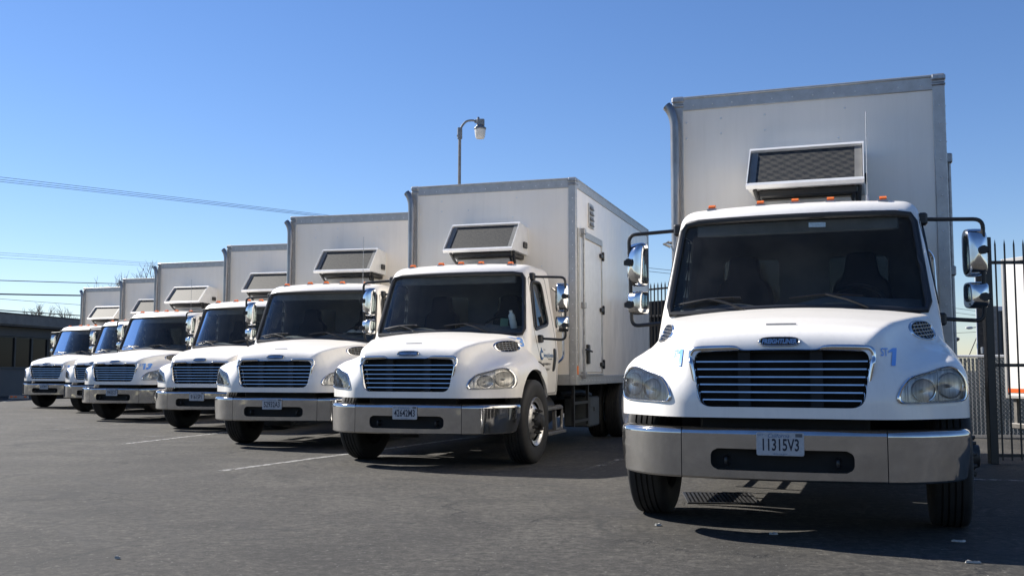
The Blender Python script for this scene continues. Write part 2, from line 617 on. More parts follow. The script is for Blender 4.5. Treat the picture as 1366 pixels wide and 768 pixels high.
def round_poly(pts, r, n=5):
    # rounded corners on a closed 2D/3D polygon
    P = [np.array(p, float) for p in pts]
    out = []
    m = len(P)
    rr = r if hasattr(r, '__len__') else [r] * m
    for i in range(m):
        a, b_, c = P[i - 1], P[i], P[(i + 1) % m]
        d1 = (a - b_) / np.linalg.norm(a - b_)
        d2 = (c - b_) / np.linalg.norm(c - b_)
        q1, q2 = b_ + d1 * rr[i], b_ + d2 * rr[i]
        for k in range(n + 1):
            t = k / n
            out.append((1 - t) ** 2 * q1 + 2 * t * (1 - t) * b_ + t * t * q2)
    return out

def bend_path(pts, r, n=6):
    # open polyline with rounded corners
    P = [np.array(p, float) for p in pts]
    out = [P[0]]
    for i in range(1, len(P) - 1):
        a, b_, c = P[i - 1], P[i], P[i + 1]
        d1 = (a - b_) / np.linalg.norm(a - b_)
        d2 = (c - b_) / np.linalg.norm(c - b_)
        q1, q2 = b_ + d1 * r, b_ + d2 * r
        for k in range(n + 1):
            t = k / n
            out.append((1 - t) ** 2 * q1 + 2 * t * (1 - t) * b_ + t * t * q2)
    out.append(P[-1])
    return out

def text_mesh(txt, size=1.0, xs=1.0, shear=0.0, offset=0.0, align='CENTER', subdiv=0):
    cu = bpy.data.curves.new('lettering', 'FONT')
    cu.body = txt
    cu.size = size
    cu.shear = shear
    cu.offset = offset
    cu.align_x = align
    cu.resolution_u = 3
    o = bpy.data.objects.new('lettering', cu)
    C.objects.link(o)
    dg = bpy.context.evaluated_depsgraph_get()
    dg.update()
    me = bpy.data.meshes.new_from_object(o.evaluated_get(dg))
    V = np.array([tuple(v.co) for v in me.vertices]) if len(me.vertices) else np.zeros((0, 3))
    F = [tuple(p.vertices) for p in me.polygons]
    bpy.data.objects.remove(o)
    bpy.data.curves.remove(cu)
    bpy.data.meshes.remove(me)
    V = V[:, :2] * [xs, 1]
    if subdiv:
        bm = bmesh.new()
        vv = [bm.verts.new((p[0], p[1], 0)) for p in V]
        for f in F:
            try: bm.faces.new([vv[i] for i in f])
            except ValueError: pass
        bmesh.ops.triangulate(bm, faces=bm.faces)
        for _ in range(subdiv):
            es = [e for e in bm.edges if e.calc_length() > size * .14]
            bmesh.ops.subdivide_edges(bm, edges=es, cuts=1)
            bmesh.ops.triangulate(bm, faces=bm.faces)
        bm.verts.index_update()
        V = np.array([tuple(v.co)[:2] for v in bm.verts])
        F = [tuple(v.index for v in f.verts) for f in bm.faces]
        bm.free()
    return V, F

def place_text(mb, txt, size, xs, fn, shear=0, offset=0, align='CENTER', subdiv=0):
    # fn(u, v) -> 3D point
    V, F = text_mesh(txt, size, xs, shear, offset, align, subdiv)
    mb.add([fn(u, v) for u, v in V], F)
    return mb

#SDF-BEGIN
# ------------------------------------------------------------------ body shapes of the truck as distance fields
def smax(a, b_, k):
    h = np.maximum(k - np.abs(a - b_), 0.0)
    return np.maximum(a, b_) + h * h / (4 * k)
def smin(a, b_, k):
    h = np.maximum(k - np.abs(a - b_), 0.0)
    return np.minimum(a, b_) - h * h / (4 * k)
def curve1(pts):
    xs = np.array([p[0] for p in pts], float); ys = np.array([p[1] for p in pts], float)
    t = np.linspace(xs[0] - .2, xs[-1] + .2, 800)
    y = np.interp(t, xs, ys)
    k = np.exp(-np.linspace(-2.5, 2.5, 61) ** 2); k /= k.sum()
    yp = np.concatenate([np.full(30, y[0]), y, np.full(30, y[-1])])
    ysm = np.convolve(yp, k, 'valid')
    return lambda q: np.interp(q, t, ysm)
TOPZ = curve1([(-.2, 1.20), (0.02, 1.325), (.10, 1.385), (.233, 1.437), (.5, 1.500), (.9, 1.568), (1.3, 1.622), (1.7, 1.66)])
WSIDE = curve1([(-.1, .58), (0.05, .60), (.5, .72), (.9, .86), (1.25, .965), (1.7, 1.0)])
FTOP = curve1([(0.0, .95), (.15, 1.08), (.35, 1.19), (.6, 1.268), (.9, 1.312), (1.2, 1.322), (1.5, 1.305), (1.8, 1.26)])
WHEEL_Y, WHEEL_Z = 1.22, 0.505
def hood_front(ax, z):
    return 0.055 + 0.44 * np.clip((ax - .53) / .65, 0, 2) ** 1.9 - 0.02 * (z - .81) + 0.05 * np.clip(z - 1.15, 0, 1)
def hood_body(x, y, z):
    ax = np.abs(x)
    tz = TOPZ(y)
    top = (z - tz + 0.065 * (ax / .9) ** 2) * .97
    # raised centre panel with a soft crease
    ws = WSIDE(y)
    side = (ax - (ws + (tz - z) * .30)) * .93
    fr = (hood_front(ax, z) - y) * .92
    core = smax(smax(top, side, .035), fr, .13)
    core = np.maximum(core, y - 1.36)
    ft = (z - FTOP(y) + .07 * np.clip((ax - .85) / .35, 0, 1) ** 2) * .95
    out = ax - 1.195 + .012 * np.clip((z - .95) / .3, 0, 1)
    fen = smax(smax(ft, out, .15), fr, .10)
    fen = np.maximum(fen, y - 1.79)
    h = smin(core, fen, .17)
    return h
def grille_pocket(x, y, z):
    ax = np.abs(x)
    q = smax(smax(.883 - z, z - 1.262, .02), ax - (.535 + (z - .883) * .11), .09)
    return np.maximum(q, y - .30)
HL = np.array([(.737, .950), (.745, .985), (.768, 1.030), (.812, 1.078), (.87, 1.100), (.935, 1.118), (1.02, 1.148), (1.085, 1.148), (1.135, 1.112), (1.165, 1.055), (1.172, .990), (1.160, .945), (1.125, .925), (1.03, .918), (.90, .915), (.79, .914), (.75, .925)])
def poly_sdf(px, pz, poly):
    d = np.full(px.shape, 1e9); inside = np.zeros(px.shape, bool)
    n = len(poly)
    for i in range(n):
        a, b_ = poly[i], poly[(i + 1) % n]
        e = b_ - a
        t = np.clip(((px - a[0]) * e[0] + (pz - a[1]) * e[1]) / (e @ e), 0, 1)
        d = np.minimum(d, np.hypot(px - a[0] - t * e[0], pz - a[1] - t * e[1]))
        c = ((a[1] > pz) != (b_[1] > pz))
        xi = a[0] + (pz - a[1]) / (e[1] if abs(e[1]) > 1e-9 else 1e-9) * e[0]
        inside ^= c & (px < xi)
    return np.where(inside, -d, d)
def hood_sdf(x, y, z):
    ax = np.abs(x)
    body = hood_body(x, y, z)
    h = np.maximum(body, .812 - z)
    arch = np.maximum(np.hypot(y - WHEEL_Y, z - WHEEL_Z) - .635, .66 - ax)
    h = np.maximum(h, -arch)
    h = np.maximum(h, -grille_pocket(x, y, z))
    near = (ax > .65) & (y < .75) & (z < 1.25) & (z > .85)
    if near.any():
        hl = np.full(ax.shape, 1.0)
        hl[near] = poly_sdf(ax[near], z[near], HL)
        pock = np.maximum(hl + .012, -(body + .07))
        h = np.maximum(h, -pock)
    return h
WX = curve1([(.7, 1.06), (1.0, 1.085), (1.3, 1.10), (1.6, 1.07), (2.0, 1.01), (2.4, .955), (2.7, .91)])
def cab_outer(x, y, z):
    ax = np.abs(x)
    side = (ax - WX(z)) * .98
    yw = 1.235 + .40 * (z - 1.6) + .15 * ax * ax
    yw = np.where(z < 1.5, np.maximum(yw, 1.26), yw)
    fr = (yw - y) * .90
    fr2 = np.maximum(1.72 - y, 1.58 - z) if False else fr
    roof = z - (2.545 - .035 * (ax / .9) ** 2 - .075 * np.clip((2.05 - y) / .45, 0, 1.2) ** 2)
    rear = y - 2.72
    f = smax(fr, side, .10)
    f = smax(f, roof, .11)
    f = smax(f, rear, .10)
    f = np.maximum(f, .80 - z)
    return f
def ws_open(x, z):
    ax = np.abs(x)
    return smax(smax(1.612 - .045 * ax * ax - z, z - 2.372, .02), ax - (1.0 - (z - 1.6) * .118), .085)
def side_open(y, z):
    bot = (1.635 + (y - 1.6) * .14) - z
    top = z - (2.275 + (y - 1.7) * .02)
    fr = (1.615 + (z - 1.635) * .19) - y
    rr = y - (2.315 - (z - 1.73) * .19)
    return smax(smax(bot, top, .02), smax(fr, rr, .02), .10)
def rear_open(x, z):
    ax = np.abs(x)
    return smax(np.abs(ax - .47) - .25, np.abs(z - 1.95) - .20, .06)
def cab_sdf(x, y, z):
    ax = np.abs(x)
    f = cab_outer(x, y, z)
    f = np.maximum(f, -(f + .05))
    f = np.maximum(f, -np.maximum(ws_open(x, z), y - 2.0))
    f = np.maximum(f, -np.maximum(side_open(y, z), .75 - ax))
    f = np.maximum(f, -np.maximum(rear_open(x, z), 2.5 - y))
    arch = np.maximum(np.hypot(y - WHEEL_Y, z - WHEEL_Z) - .66, .60 - ax)
    f = np.maximum(f, -arch)
    return f
def surface_net(fn, lo, hi, h, pairs=()):
    ax = [np.arange(lo[i], hi[i] + h, h) for i in range(3)]
    X, Y, Z = np.meshgrid(*ax, indexing='ij')
    V = fn(X, Y, Z)
    S = V < 0
    nx, ny, nz = V.shape
    acc = np.zeros((nx - 1, ny - 1, nz - 1, 3)); cnt = np.zeros((nx - 1, ny - 1, nz - 1))
    cs = [(i, j, k) for i in (0, 1) for j in (0, 1) for k in (0, 1)]
    sl = lambda c: tuple(slice(c[d], (nx, ny, nz)[d] - 1 + c[d]) for d in range(3))
    for a in cs:
        for d in range(3):
            if a[d] == 0:
                b_ = tuple(1 if e == d else a[e] for e in range(3))
                va, vb = V[sl(a)], V[sl(b_)]
                m = (va < 0) != (vb < 0)
                t = np.where(m, va / np.where(m, va - vb, 1), 0)
                for e in range(3):
                    acc[..., e] += np.where(m, a[e] + (t if e == d else 0), 0)
                cnt += m
    act = cnt > 0
    idx = np.full(act.shape, -1); idx[act] = np.arange(act.sum())
    base = np.stack(np.nonzero(act), 1)
    P = (base + acc[act] / cnt[act][:, None]) * h + np.array(lo)
    faces = []
    for d in range(3):
        e, g = [(1, 2), (2, 0), (0, 1)][d]
        n = V.shape
        s0 = [slice(None)] * 3; s1 = [slice(None)] * 3
        s0[d] = slice(0, n[d] - 1); s1[d] = slice(1, n[d])
        for q in (e, g):
            s0[q] = slice(1, n[q] - 1); s1[q] = slice(1, n[q] - 1)
        A, B = S[tuple(s0)], S[tuple(s1)]
        I = np.stack(np.nonzero(A != B), 1)
        flip = A[A != B]
        I2 = I.copy(); I2[:, e] += 1; I2[:, g] += 1
        def at(de, dg):
            J = I2.copy(); J[:, e] -= de; J[:, g] -= dg
            return idx[J[:, 0], J[:, 1], J[:, 2]]
        q = np.stack([at(1, 1), at(0, 1), at(0, 0), at(1, 0)], 1)
        q[~flip] = q[~flip][:, ::-1]
        faces.append(q)
    F = np.concatenate(faces)
    F = F[(F >= 0).all(1)]
    ep = h * .05
    for _ in range(4):
        f0 = fn(*P.T)
        g = np.stack([fn(*(P + ep * np.eye(3)[d]).T) - fn(*(P - ep * np.eye(3)[d]).T) for d in range(3)], 1) / (2 * ep)
        step = g * (f0 / np.maximum((g * g).sum(1), .3))[:, None]
        ln = np.linalg.norm(step, axis=1, keepdims=True)
        P = P - step * np.minimum(1, .5 * h / np.maximum(ln, 1e-9))
    for f1, f2 in pairs:
        for rep_ in range(2):
            a, b_ = f1(*P.T), f2(*P.T)
            m = (np.abs(a) < .75 * h) & (np.abs(b_) < .75 * h)
            Q = P[m]
            for _ in range(8):
                for g_ in (f1, f2):
                    f0 = g_(*Q.T)
                    gr_ = np.stack([g_(*(Q + ep * np.eye(3)[d]).T) - g_(*(Q - ep * np.eye(3)[d]).T) for d in range(3)], 1) / (2 * ep)
                    Q = Q - gr_ * (f0 / np.maximum((gr_ * gr_).sum(1), .3))[:, None]
            ok = np.linalg.norm(Q - P[m], axis=1) < 1.3 * h
            T_ = P[m]; T_[ok] = Q[ok]; P[m] = T_
    return P, F
def march(fn, o, d, t0=0.0, t1=6.0, n=1200):
    # first sign change along a ray
    t = np.linspace(t0, t1, n)
    f = fn(o[0] + d[0] * t, o[1] + d[1] * t, o[2] + d[2] * t)
    k = np.nonzero(f < 0)[0]
    if len(k) == 0:
        return None
    i = k[0]
    if i == 0:
        return np.array(o) + np.array(d) * t[0]
    a, b_ = t[i - 1], t[i]
    for _ in range(25):
        m = (a + b_) / 2
        if fn(np.array([o[0] + d[0] * m]), np.array([o[1] + d[1] * m]), np.array([o[2] + d[2] * m]))[0] < 0: b_ = m
        else: a = m
    return np.array(o, float) + np.array(d, float) * b_
def on_hood_front(x, z, off=0.0):
    p = march(hood_body, (x, -.3, z), (0, 1, 0), 0, 2.0, 300)
    return np.array([x, (p[1] if p is not None else .8) - off, z])
def on_cab_front(x, z, off=0.0):
    p = march(cab_outer, (x, .9, z), (0, 1, 0), 0, 1.2, 200)
    return np.array([x, (p[1] if p is not None else 1.6) - off, z])
def on_cab_side(y, z, s=1, off=0.0):
    p = march(cab_outer, (1.5, y, z), (-1, 0, 0), 0, 1.0, 200)
    return np.array([s * ((p[0] if p is not None else 1.0) + off), y, z])
def contour(fn2, cx, cy, n=64):
    # star-shaped zero contour of a 2D field round (cx, cy)
    out = []
    for k in range(n):
        a = 2 * math.pi * k / n
        d = (math.cos(a), math.sin(a))
        lo, hi = 0.0, 1.6
        for _ in range(40):
            m = (lo + hi) / 2
            if fn2(np.array([cx + d[0] * m]), np.array([cy + d[1] * m]))[0] < 0: lo = m
            else: hi = m
        out.append((cx + d[0] * lo, cy + d[1] * lo))
    return out
#SDF-END

# ------------------------------------------------------------------ the ground
mb = MB()
mb.add([(-900, -300, 0), (900, -300, 0), (900, 1500, 0), (-900, 1500, 0)], [(0, 1, 2, 3)])
ground = tag(mb.build('ground', 'asphalt', None, 0), kind='structure')

def ground_pt(px, py):
    # ground point seen at a pixel of the 1366 x 768 photograph
    f = 1366.0
    p = R(PITCH)
    u, w = (px - 683) / f, (384 - py) / f
    d = (u, math.cos(p) - w * math.sin(p), math.sin(p) + w * math.cos(p))
    t = CAM_H / -d[2]
    return (d[0] * t, d[1] * t)
def at_depth(px, py, Y):
    p = R(PITCH)
    u, w = (px - 683) / 1366.0, (384 - py) / 1366.0
    d = (u, math.cos(p) - w * math.sin(p), math.sin(p) + w * math.cos(p))
    t = Y / d[1]
    return Vector((d[0] * t, Y, CAM_H + d[2] * t))

# ------------------------------------------------------------------ the truck, built once
def hood_side(y, z, off=0.0, s=1):
    p = march(hood_body, (1.4, y, z), (-1, 0, 0), 0, 1.0, 250)
    return np.array([s * ((p[0] if p is not None else .9) + off), y, z])

def from_arrays(name, P, F, mat, parent, smooth=180):
    me = bpy.data.meshes.new(name)
    used = np.unique(F)
    mp = np.full(len(P), -1); mp[used] = np.arange(len(used))
    me.from_pydata(P[used].tolist(), [], mp[F].tolist())
    me.update()
    me.polygons.foreach_set('use_smooth', [True] * len(me.polygons))
    if smooth < 180:
        me.set_sharp_from_angle(angle=R(smooth))
    me.materials.append(MATS[mat])
    return link(name, me, mat, parent)

def fan(mb, loop3, centre3, rings, proj):
    # fill a loop with concentric rings, every vertex passed through proj
    loops = []
    for k in range(rings):
        t = 1 - k / rings
        loops.append([proj(np.array(centre3) + (np.array(p) - np.array(centre3)) * t) for p in loop3])
    mb.bridge(loops)
    n = len(loop3)
    base = len(mb.v) - n
    mb.v.append(tuple(map(float, proj(np.array(centre3)))))
    ci = len(mb.v) - 1
    for k in range(n):
        mb.f.append((base + k, base + (k + 1) % n, ci))
    return mb

def make_wheel(front):
    root = []
    # tyre
    t = MB()
    W, RO = .140, .508
    prof = [(-.095, .290), (-.125, .310), (-.139, .37), (-.140, .43), (-.132, .475), (-.118, .497), (-.100, .505)]
    tread = []
    gx = [-.066, -.024, .018, .060]
    xs_ = [-.100]
    for g in gx:
        tread += [(g - .006, RO), (g - .004, RO - .014), (g + .006, RO - .014), (g + .008, RO)]
    prof = prof + tread + [(-a, r) for a, r in prof[::-1]]
    t.lathe(prof, 56, 'x')
    # rim barrel and disc with hand holes
    r = MB()
    n = 60
    if front:
        bar = [(.10, .235), (.105, .262), (.128, .278), (.134, .292), (.128, .296), (.10, .290)]
        r.lathe(bar, n, 'x')
        dish = lambda q: .060 + .075 * (1 - min(1, max(0, (q - .10) / .14)) ** 1.6)
    else:
        bar = [(-.10, .29), (.10, .27), (.128, .28), (.134, .292), (.128, .296), (.10, .290)]
        r.lathe(bar, n, 'x')
        dish = lambda q: -.06
    NH = 10
    for h in range(NH):
        a0, a1 = 2 * math.pi * h / NH, 2 * math.pi * (h + 1) / NH
        am, rm = (a0 + a1) / 2, .205
        m = 6
        outer = []
        R0, R1 = .165, .240
        for k in range(m): outer.append((a0 + (a1 - a0) * k / m, R0))
        for k in range(m): outer.append((a1, R0 + (R1 - R0) * k / m))
        for k in range(m): outer.append((a1 - (a1 - a0) * k / m, R1))
        for k in range(m): outer.append((a0, R1 - (R1 - R0) * k / m))
        inner = []
        for k in range(4 * m):
            an = -3 * math.pi / 4 + 2 * math.pi * k / (4 * m)
            inner.append((am + .030 / .205 * math.cos(an), rm + .022 * math.sin(an)))
        def P(a, q, dx=0.0): return (dish(q) - dx, q * math.cos(a), q * math.sin(a))
        mid = [((o[0] + i[0]) / 2, (o[1] + i[1]) / 2) for o, i in zip(outer, inner)]
        r.bridge([[P(*q) for q in outer], [P(*q) for q in mid], [P(*q) for q in inner], [P(q[0], q[1], .03) for q in inner]])
    r.lathe([(dish(.165), .165), (dish(.13), .13), (dish(.09), .09)], n, 'x')
    back = MB().lathe([(-.02, .005), (-.02, .285)], 40, 'x')
    hub = MB()
    d0 = dish(.09)
    if front:
        hub.lathe([(d0 - .01, .108), (d0 + .03, .104), (d0 + .055, .085), (d0 + .075, .080), (d0 + .080, .070), (d0 + .082, .004)], 32, 'x')
    else:
        hub.lathe([(d0 - .01, .12), (d0 + .09, .115), (d0 + .11, .10), (d0 + .112, .004)], 32, 'x')
    nuts = MB()
    for k in range(10):
        a = 2 * math.pi * k / 10
        c = (0, .137 * math.cos(a), .137 * math.sin(a))
        nuts.lathe([(d0 - .02, .019), (d0 + .028, .019), (d0 + .036, .013), (d0 + .052, .012), (d0 + .053, .002)], 6, 'x', c)
    return dict(tyre=t.mesh('tyre', 40), rim=r.mesh('rim', 40), back=back.mesh('brake_drum', 40), hub=hub.mesh('hub', 40), nuts=nuts.mesh('lug_nuts', 30))

def place_wheel(root, meshes, x, y, z, out, rimmat='alloy'):
    w = link('wheel', meshes['tyre'], 'rubber', root)
    w.location = (x, y, z)
    w.rotation_euler = (rng.uniform(0, 6.28), 0, 0 if out > 0 else math.pi)
    link('rim', meshes['rim'], rimmat, w)
    link('brake_drum', meshes['back'], 'under_black', w)
    link('hub', meshes['hub'], 'hub_grease', w)
    link('lug_nuts', meshes['nuts'], 'hub_grease', w)['kind'] = 'stuff'
    return w

def make_truck():
    T = empty('box_truck')
    # ---------------- hood
    P, F = surface_net(hood_sdf, (-1.25, -.06, .77), (1.25, 1.84, 1.68), .0185, [(hood_body, lambda x, y, z: .812 - z), (hood_body, lambda x, y, z: .635 - np.hypot(y - WHEEL_Y, z - WHEEL_Z)), (hood_body, grille_pocket)])
    hood = from_arrays('hood', P, F, 'white_paint', T, 50)
    # ---------------- cab shell: outside, lining, doors
    P, F = surface_net(cab_sdf, (-1.17, 1.00, .76), (1.17, 2.78, 2.60), .0225, [(cab_outer, lambda x, y, z: .66 - np.hypot(y - WHEEL_Y, z - WHEEL_Z))])
    ctr = P[F].mean(1)
    dist = cab_outer(*ctr.T)
    inner = (dist < -.028)
    door_poly = np.array([(1.60, 1.62), (1.70, 2.33), (2.42, 2.37), (2.52, 1.9), (2.58, 1.3), (2.60, .83), (1.95, .83), (1.86, 1.15), (1.72, 1.36)])
    dmask = (~inner) & (np.abs(ctr[:, 0]) > .80) & (poly_sdf(ctr[:, 1], ctr[:, 2], door_poly) < 0)
    cab = from_arrays('cab', P, F[~inner & ~dmask], 'white_paint', T, 50)
    from_arrays('cab_lining', P, F[inner], 'interior_grey', T, 50)
    seam_path = round_poly([(y, z) for y, z in door_poly], .06, 4)
    for s in (-1, 1):
        d = from_arrays('door', P, F[dmask & (ctr[:, 0] * s > 0)], 'white_paint', T, 50)
        pts = []
        n = len(seam_path)
        for i in range(n):
            a, b_ = np.array(seam_path[i]), np.array(seam_path[(i + 1) % n])
            k = max(1, int(np.linalg.norm(b_ - a) / .05))
            for j in range(k):
                q = a + (b_ - a) * j / k
                pts.append(on_cab_side(q[0], q[1], s, -.003))
        MB().tube(pts, .006, 5, True).build('door_seam', 'black_plastic', d)
        # recessed handle
        hp = [(2.36, 1.13), (2.40, 1.12), (2.44, 1.16), (2.475, 1.27), (2.485, 1.38), (2.47, 1.415), (2.43, 1.415), (2.41, 1.38), (2.385, 1.26)]
        hp = smooth_path(hp, 4, True)
        MB().bridge([[on_cab_side(q[0], q[1], s, o) for q in hp] for o in (-.02, .018)]).build('door_handle', 'black_plastic', d)
        cy, cz = 2.43, 1.27
        m2 = MB()
        fan(m2, [(0, q[0], q[1]) for q in hp], (0, cy, cz), 3, lambda p: on_cab_side(p[1], p[2], s, .018))
        m2.build('handle_plate', 'black_plastic', d)
        # window glass and gasket
        wc = contour(lambda a, b_: side_open(a, b_), 1.95, 1.95, 56)
        m2 = MB().tube([on_cab_side(q[0], q[1], s, -.004) for q in wc], .022, 8, True)
        m2.build('window_seal', 'black_plastic', d)
        m3 = MB()
        fan(m3, [(0, q[0], q[1]) for q in wc], (0, 1.95, 1.95), 4, lambda p: on_cab_side(p[1], p[2], s, -.02))
        m3.build('side_window', 'side_glass', d)
        # quarter bar of the vent window
        MB().tube([on_cab_side(1.80, 1.66, s, -.016), on_cab_side(1.87, 2.27, s, -.016)], .011, 6).build('window_bar', 'black_plastic', d)
    # windshield
    wc = contour(lambda a, b_: ws_open(a, b_), 0, 1.99, 96)
    MB().tube([on_cab_front(q[0], q[1], .002) for q in wc], .027, 8, True).build('windshield_seal', 'black_plastic', T)
    g = MB()
    fan(g, [(q[0], 0, q[1]) for q in wc], (0, 0, 1.99), 10, lambda p: on_cab_front(p[0], p[2], -.012))
    ws = g.build('windshield', 'windshield_glass', T, 180)
    # rear cab windows
    for s in (-1, 1):
        MB().box(s * .47 - .25, s * .47 + .25, 2.690, 2.696, 1.75, 2.15).build('rear_window', 'rear_glass', T)
    # cowl
    m2 = MB()
    xs_ = np.linspace(-.93, .93, 31)
    loops = []
    for dz, dy in ((1.545, .12), (1.575, .07), (1.600, .012), (1.58, -.04)):
        loops.append([tuple(on_cab_front(x, 1.625) + np.array([0, -dy, dz - 1.625 - .02 * x * x])) for x in xs_])
    m2.bridge(loops, False)
    m2.build('cowl', 'black_plastic', T)
    # wipers
    for bl, piv in ((((-.90, 1.665), (-.66, 1.700), (-.40, 1.705)), (-.36, 1.605)), (((-.02, 1.690), (.25, 1.715), (.52, 1.700)), (.56, 1.605))):
        w = MB()
        pts = [on_cab_front(x, z, .022) for x, z in smooth_path(bl, 6)]
        w.tube(pts, .009, 5)
        w.tube([on_cab_front(x, z, .035) for x, z in smooth_path([(bl[0][0] * .8 + bl[1][0] * .2, bl[0][1] + .004), bl[1], (bl[2][0] * .8 + bl[1][0] * .2, bl[2][1] + .004)], 5)], .006, 5)
        mid = on_cab_front(bl[1][0], bl[1][1], .042)
        w.tube([on_cab_front(piv[0], piv[1], .05), on_cab_front((piv[0] + bl[1][0]) / 2, (piv[1] + bl[1][1]) / 2 + .012, .055), mid], .010, 6)
        w.build('wiper', 'black_metal', T)
    # marker lamps on the roof edge
    for x in (-.69, -.283, 0, .283, .69):
        p = march(cab_outer, (x, 1.80, 3.0), (0, 0, -1), 0, 1.0, 300)
        z = p[2]
        ml = MB()
        prof = [(-.045, 0), (-.043, .030), (-.018, .046), (.018, .047), (.040, .024), (.044, 0)]
        ml.prism([(x - .028, 1.80 + a, z - .010 + h) for a, h in prof], (.056, 0, 0))
        o = ml.build('marker_lamp', 'amber_lens', T, 20)
        MB().box(x - .040, x + .040, 1.745, 1.862, z - .014, z + .002, .002).build('lamp_base', 'zinc', o)
    # ---------------- interior
    d = MB()
    sec = [(1.44, 1.50), (1.46, 1.60), (1.56, 1.655), (1.70, 1.665), (1.78, 1.62), (1.80, 1.45), (1.78, 1.1), (1.5, 1.1)]
    rows = []
    for x in np.linspace(-.95, .95, 25):
        hump = .075 * math.exp(-((x - .45) / .28) ** 2) + .02 * math.sin(x * 9)
        rows.append([(x, y + .12 * x * x * (1 if y < 1.7 else 0), z + (hump if 1.55 < z < 1.7 else 0)) for y, z in sec])
    d.bridge(rows, True)
    d.build('dashboard', 'interior_dark', T)
    st = MB()
    ring = []
    cc = Vector((.47, 1.93, 1.66)); ax_ = Vector((0, -.78, .62)).normalized()
    ua = Vector((1, 0, 0)); ub = ax_.cross(ua)
    for k in range(36):
        a = 2 * math.pi * k / 36
        ring.append(cc + (ua * math.cos(a) + ub * math.sin(a)) * .225)
    st.tube(ring, .016, 8, True)
    for a in (0.3, math.pi - .3, 1.5 * math.pi):
        st.tube([cc, cc + (ua * math.cos(a) + ub * math.sin(a)) * .22], .014, 6)
    st.tube([cc + ax_ * .03, cc - ax_ * .35], [.07, .04], 10)
    st.build('steering_wheel', 'black_plastic', T)
    for s in (-1, 1):
        q = MB()
        w_ = .25
        prof = smooth_path([(-w_, 1.18), (-w_ * 1.04, 1.6), (-w_ * .92, 1.86), (-w_ * .62, 1.95), (-w_ * .52, 2.06), (-w_ * .40, 2.14), (w_ * .40, 2.14), (w_ * .52, 2.06), (w_ * .62, 1.95), (w_ * .92, 1.86), (w_ * 1.04, 1.6), (w_, 1.18)], 5)
        cx = .50 * s
        l0 = [(cx + p[0] * .9, 2.30, 1.18 + (p[1] - 1.18) * .985) for p in prof]
        l1 = [(cx + p[0], 2.34, p[1]) for p in prof]
        l2 = [(cx + p[0], 2.43, p[1]) for p in prof]
        l3 = [(cx + p[0] * .9, 2.47, 1.18 + (p[1] - 1.18) * .985) for p in prof]
        q.bridge([l0, l1, l2, l3])
        q.f.append(tuple(range(len(prof)))); n0 = len(prof) * 3
        q.f.append(tuple(n0 + k for k in range(len(prof))))
        q.box(cx - .25, cx + .25, 1.95, 2.36, 1.12, 1.28, .05)
        q.build('seat', 'seat_fabric', T)
    # sun visor band, mirror pod and sticker behind the glass
    MB().box(-.80, .80, 1.66, 1.70, 2.25, 2.36, .01).build('sun_visor', 'interior_dark', T)
    # ---------------- grille
    op = [(0, .866, 0, .889), (.25, .866, .25, .889), (.45, .866, .44, .889), (.512, .880, .488, .900), (.545, .925, .515, .938), (.575, 1.03, .538, 1.03), (.600, 1.15, .558, 1.15), (.612, 1.225, .566, 1.205), (.597, 1.275, .550, 1.233), (.545, 1.294, .50, 1.241), (.40, 1.299, .38, 1.247), (.290, 1.296, .28, 1.250), (.235, 1.272, .23, 1.252), (.10, 1.272, .10, 1.254), (0, 1.272, 0, 1.254)]
    full = op + [(-a, b_, -c_, d_) for a, b_, c_, d_ in op[-2:0:-1]]
    full = smooth_path(full, 4, True)
    gs = MB()
    loops = []
    for t, dy in ((0, -.012), (0.02, .006), (.18, .018), (.42, .020), (.75, .008), (.97, -.012), (1.0, -.07)):
        L = []
        for a, b_, c_, d_ in full:
            x, z = a + (c_ - a) * t, b_ + (d_ - b_) * t
            base = hood_front(abs(x), z) if z < 1.2 else on_hood_front(a, min(b_, 1.285))[1]
            base = min(base, .085)
            L.append((x, base - dy, z))
        loops.append(L)
    gs.bridge(loops)
    grille = gs.build('grille', 'chrome', T, 60)
    for z in (.930, .982, 1.033, 1.084, 1.136, 1.187):
        hw = .510 + (z - .889) * .16
        MB().prism([(-hw, .070, z - .005), (-hw, .0718, z + .0045), (-hw, .12, z + .0045), (-hw, .12, z - .005)], (2 * hw, 0, 0)).build('slat', 'chrome', grille, 0)
    for x in (-.235, .235):
        MB().box(x - .04, x + .04, .078, .13, .889, 1.25).build('grille_post', 'under_black', grille)
    MB().box(-.565, .565, .17, .19, .885, 1.26).build('radiator', 'under_black', grille)
    m2 = MB()
    for x0 in (-.575, .575):
        m2.box(x0 - .012, x0 + .012, .09, .18, .885, 1.26)
    m2.box(-.58, .58, .09, .18, 1.249, 1.262).box(-.56, .56, .09, .18, .8835, .888)
    m2.build('grille_shroud', 'under_black', grille)
    # badge
    bz, by = 1.322, .05
    loop = []
    for k in range(40):
        a = 2 * math.pi * k / 40
        ca, sa = math.cos(a), math.sin(a)
        loop.append((.138 * math.copysign(abs(ca) ** .6, ca), .033 * math.copysign(abs(sa) ** .75, sa)))
    b2 = MB()
    bf = lambda u, v, o: (u, on_hood_front(u, bz + v)[1] - o, bz + v)
    ctr_y = on_hood_front(0, bz)[1]
    def bplane(u, v, o):
        # badge plate leans back with the nose
        return (u, ctr_y + v * .55 - o, bz + v)
    b2.bridge([[bplane(u * 1.0, v * 1.0, -.012) for u, v in loop], [bplane(u, v, .012) for u, v in loop], [bplane(u * .97, v * .88, .018) for u, v in loop], [bplane(u * .90, v * .66, .008) for u, v in loop]])
    badge = b2.build('badge', 'chrome', T, 40)
    b3 = MB()
    b3.add([bplane(u * .91, v * .68, .009) for u, v in loop], [tuple(range(40))])
    b3.build('badge_plate', 'black_plastic', badge)
    b4 = MB()
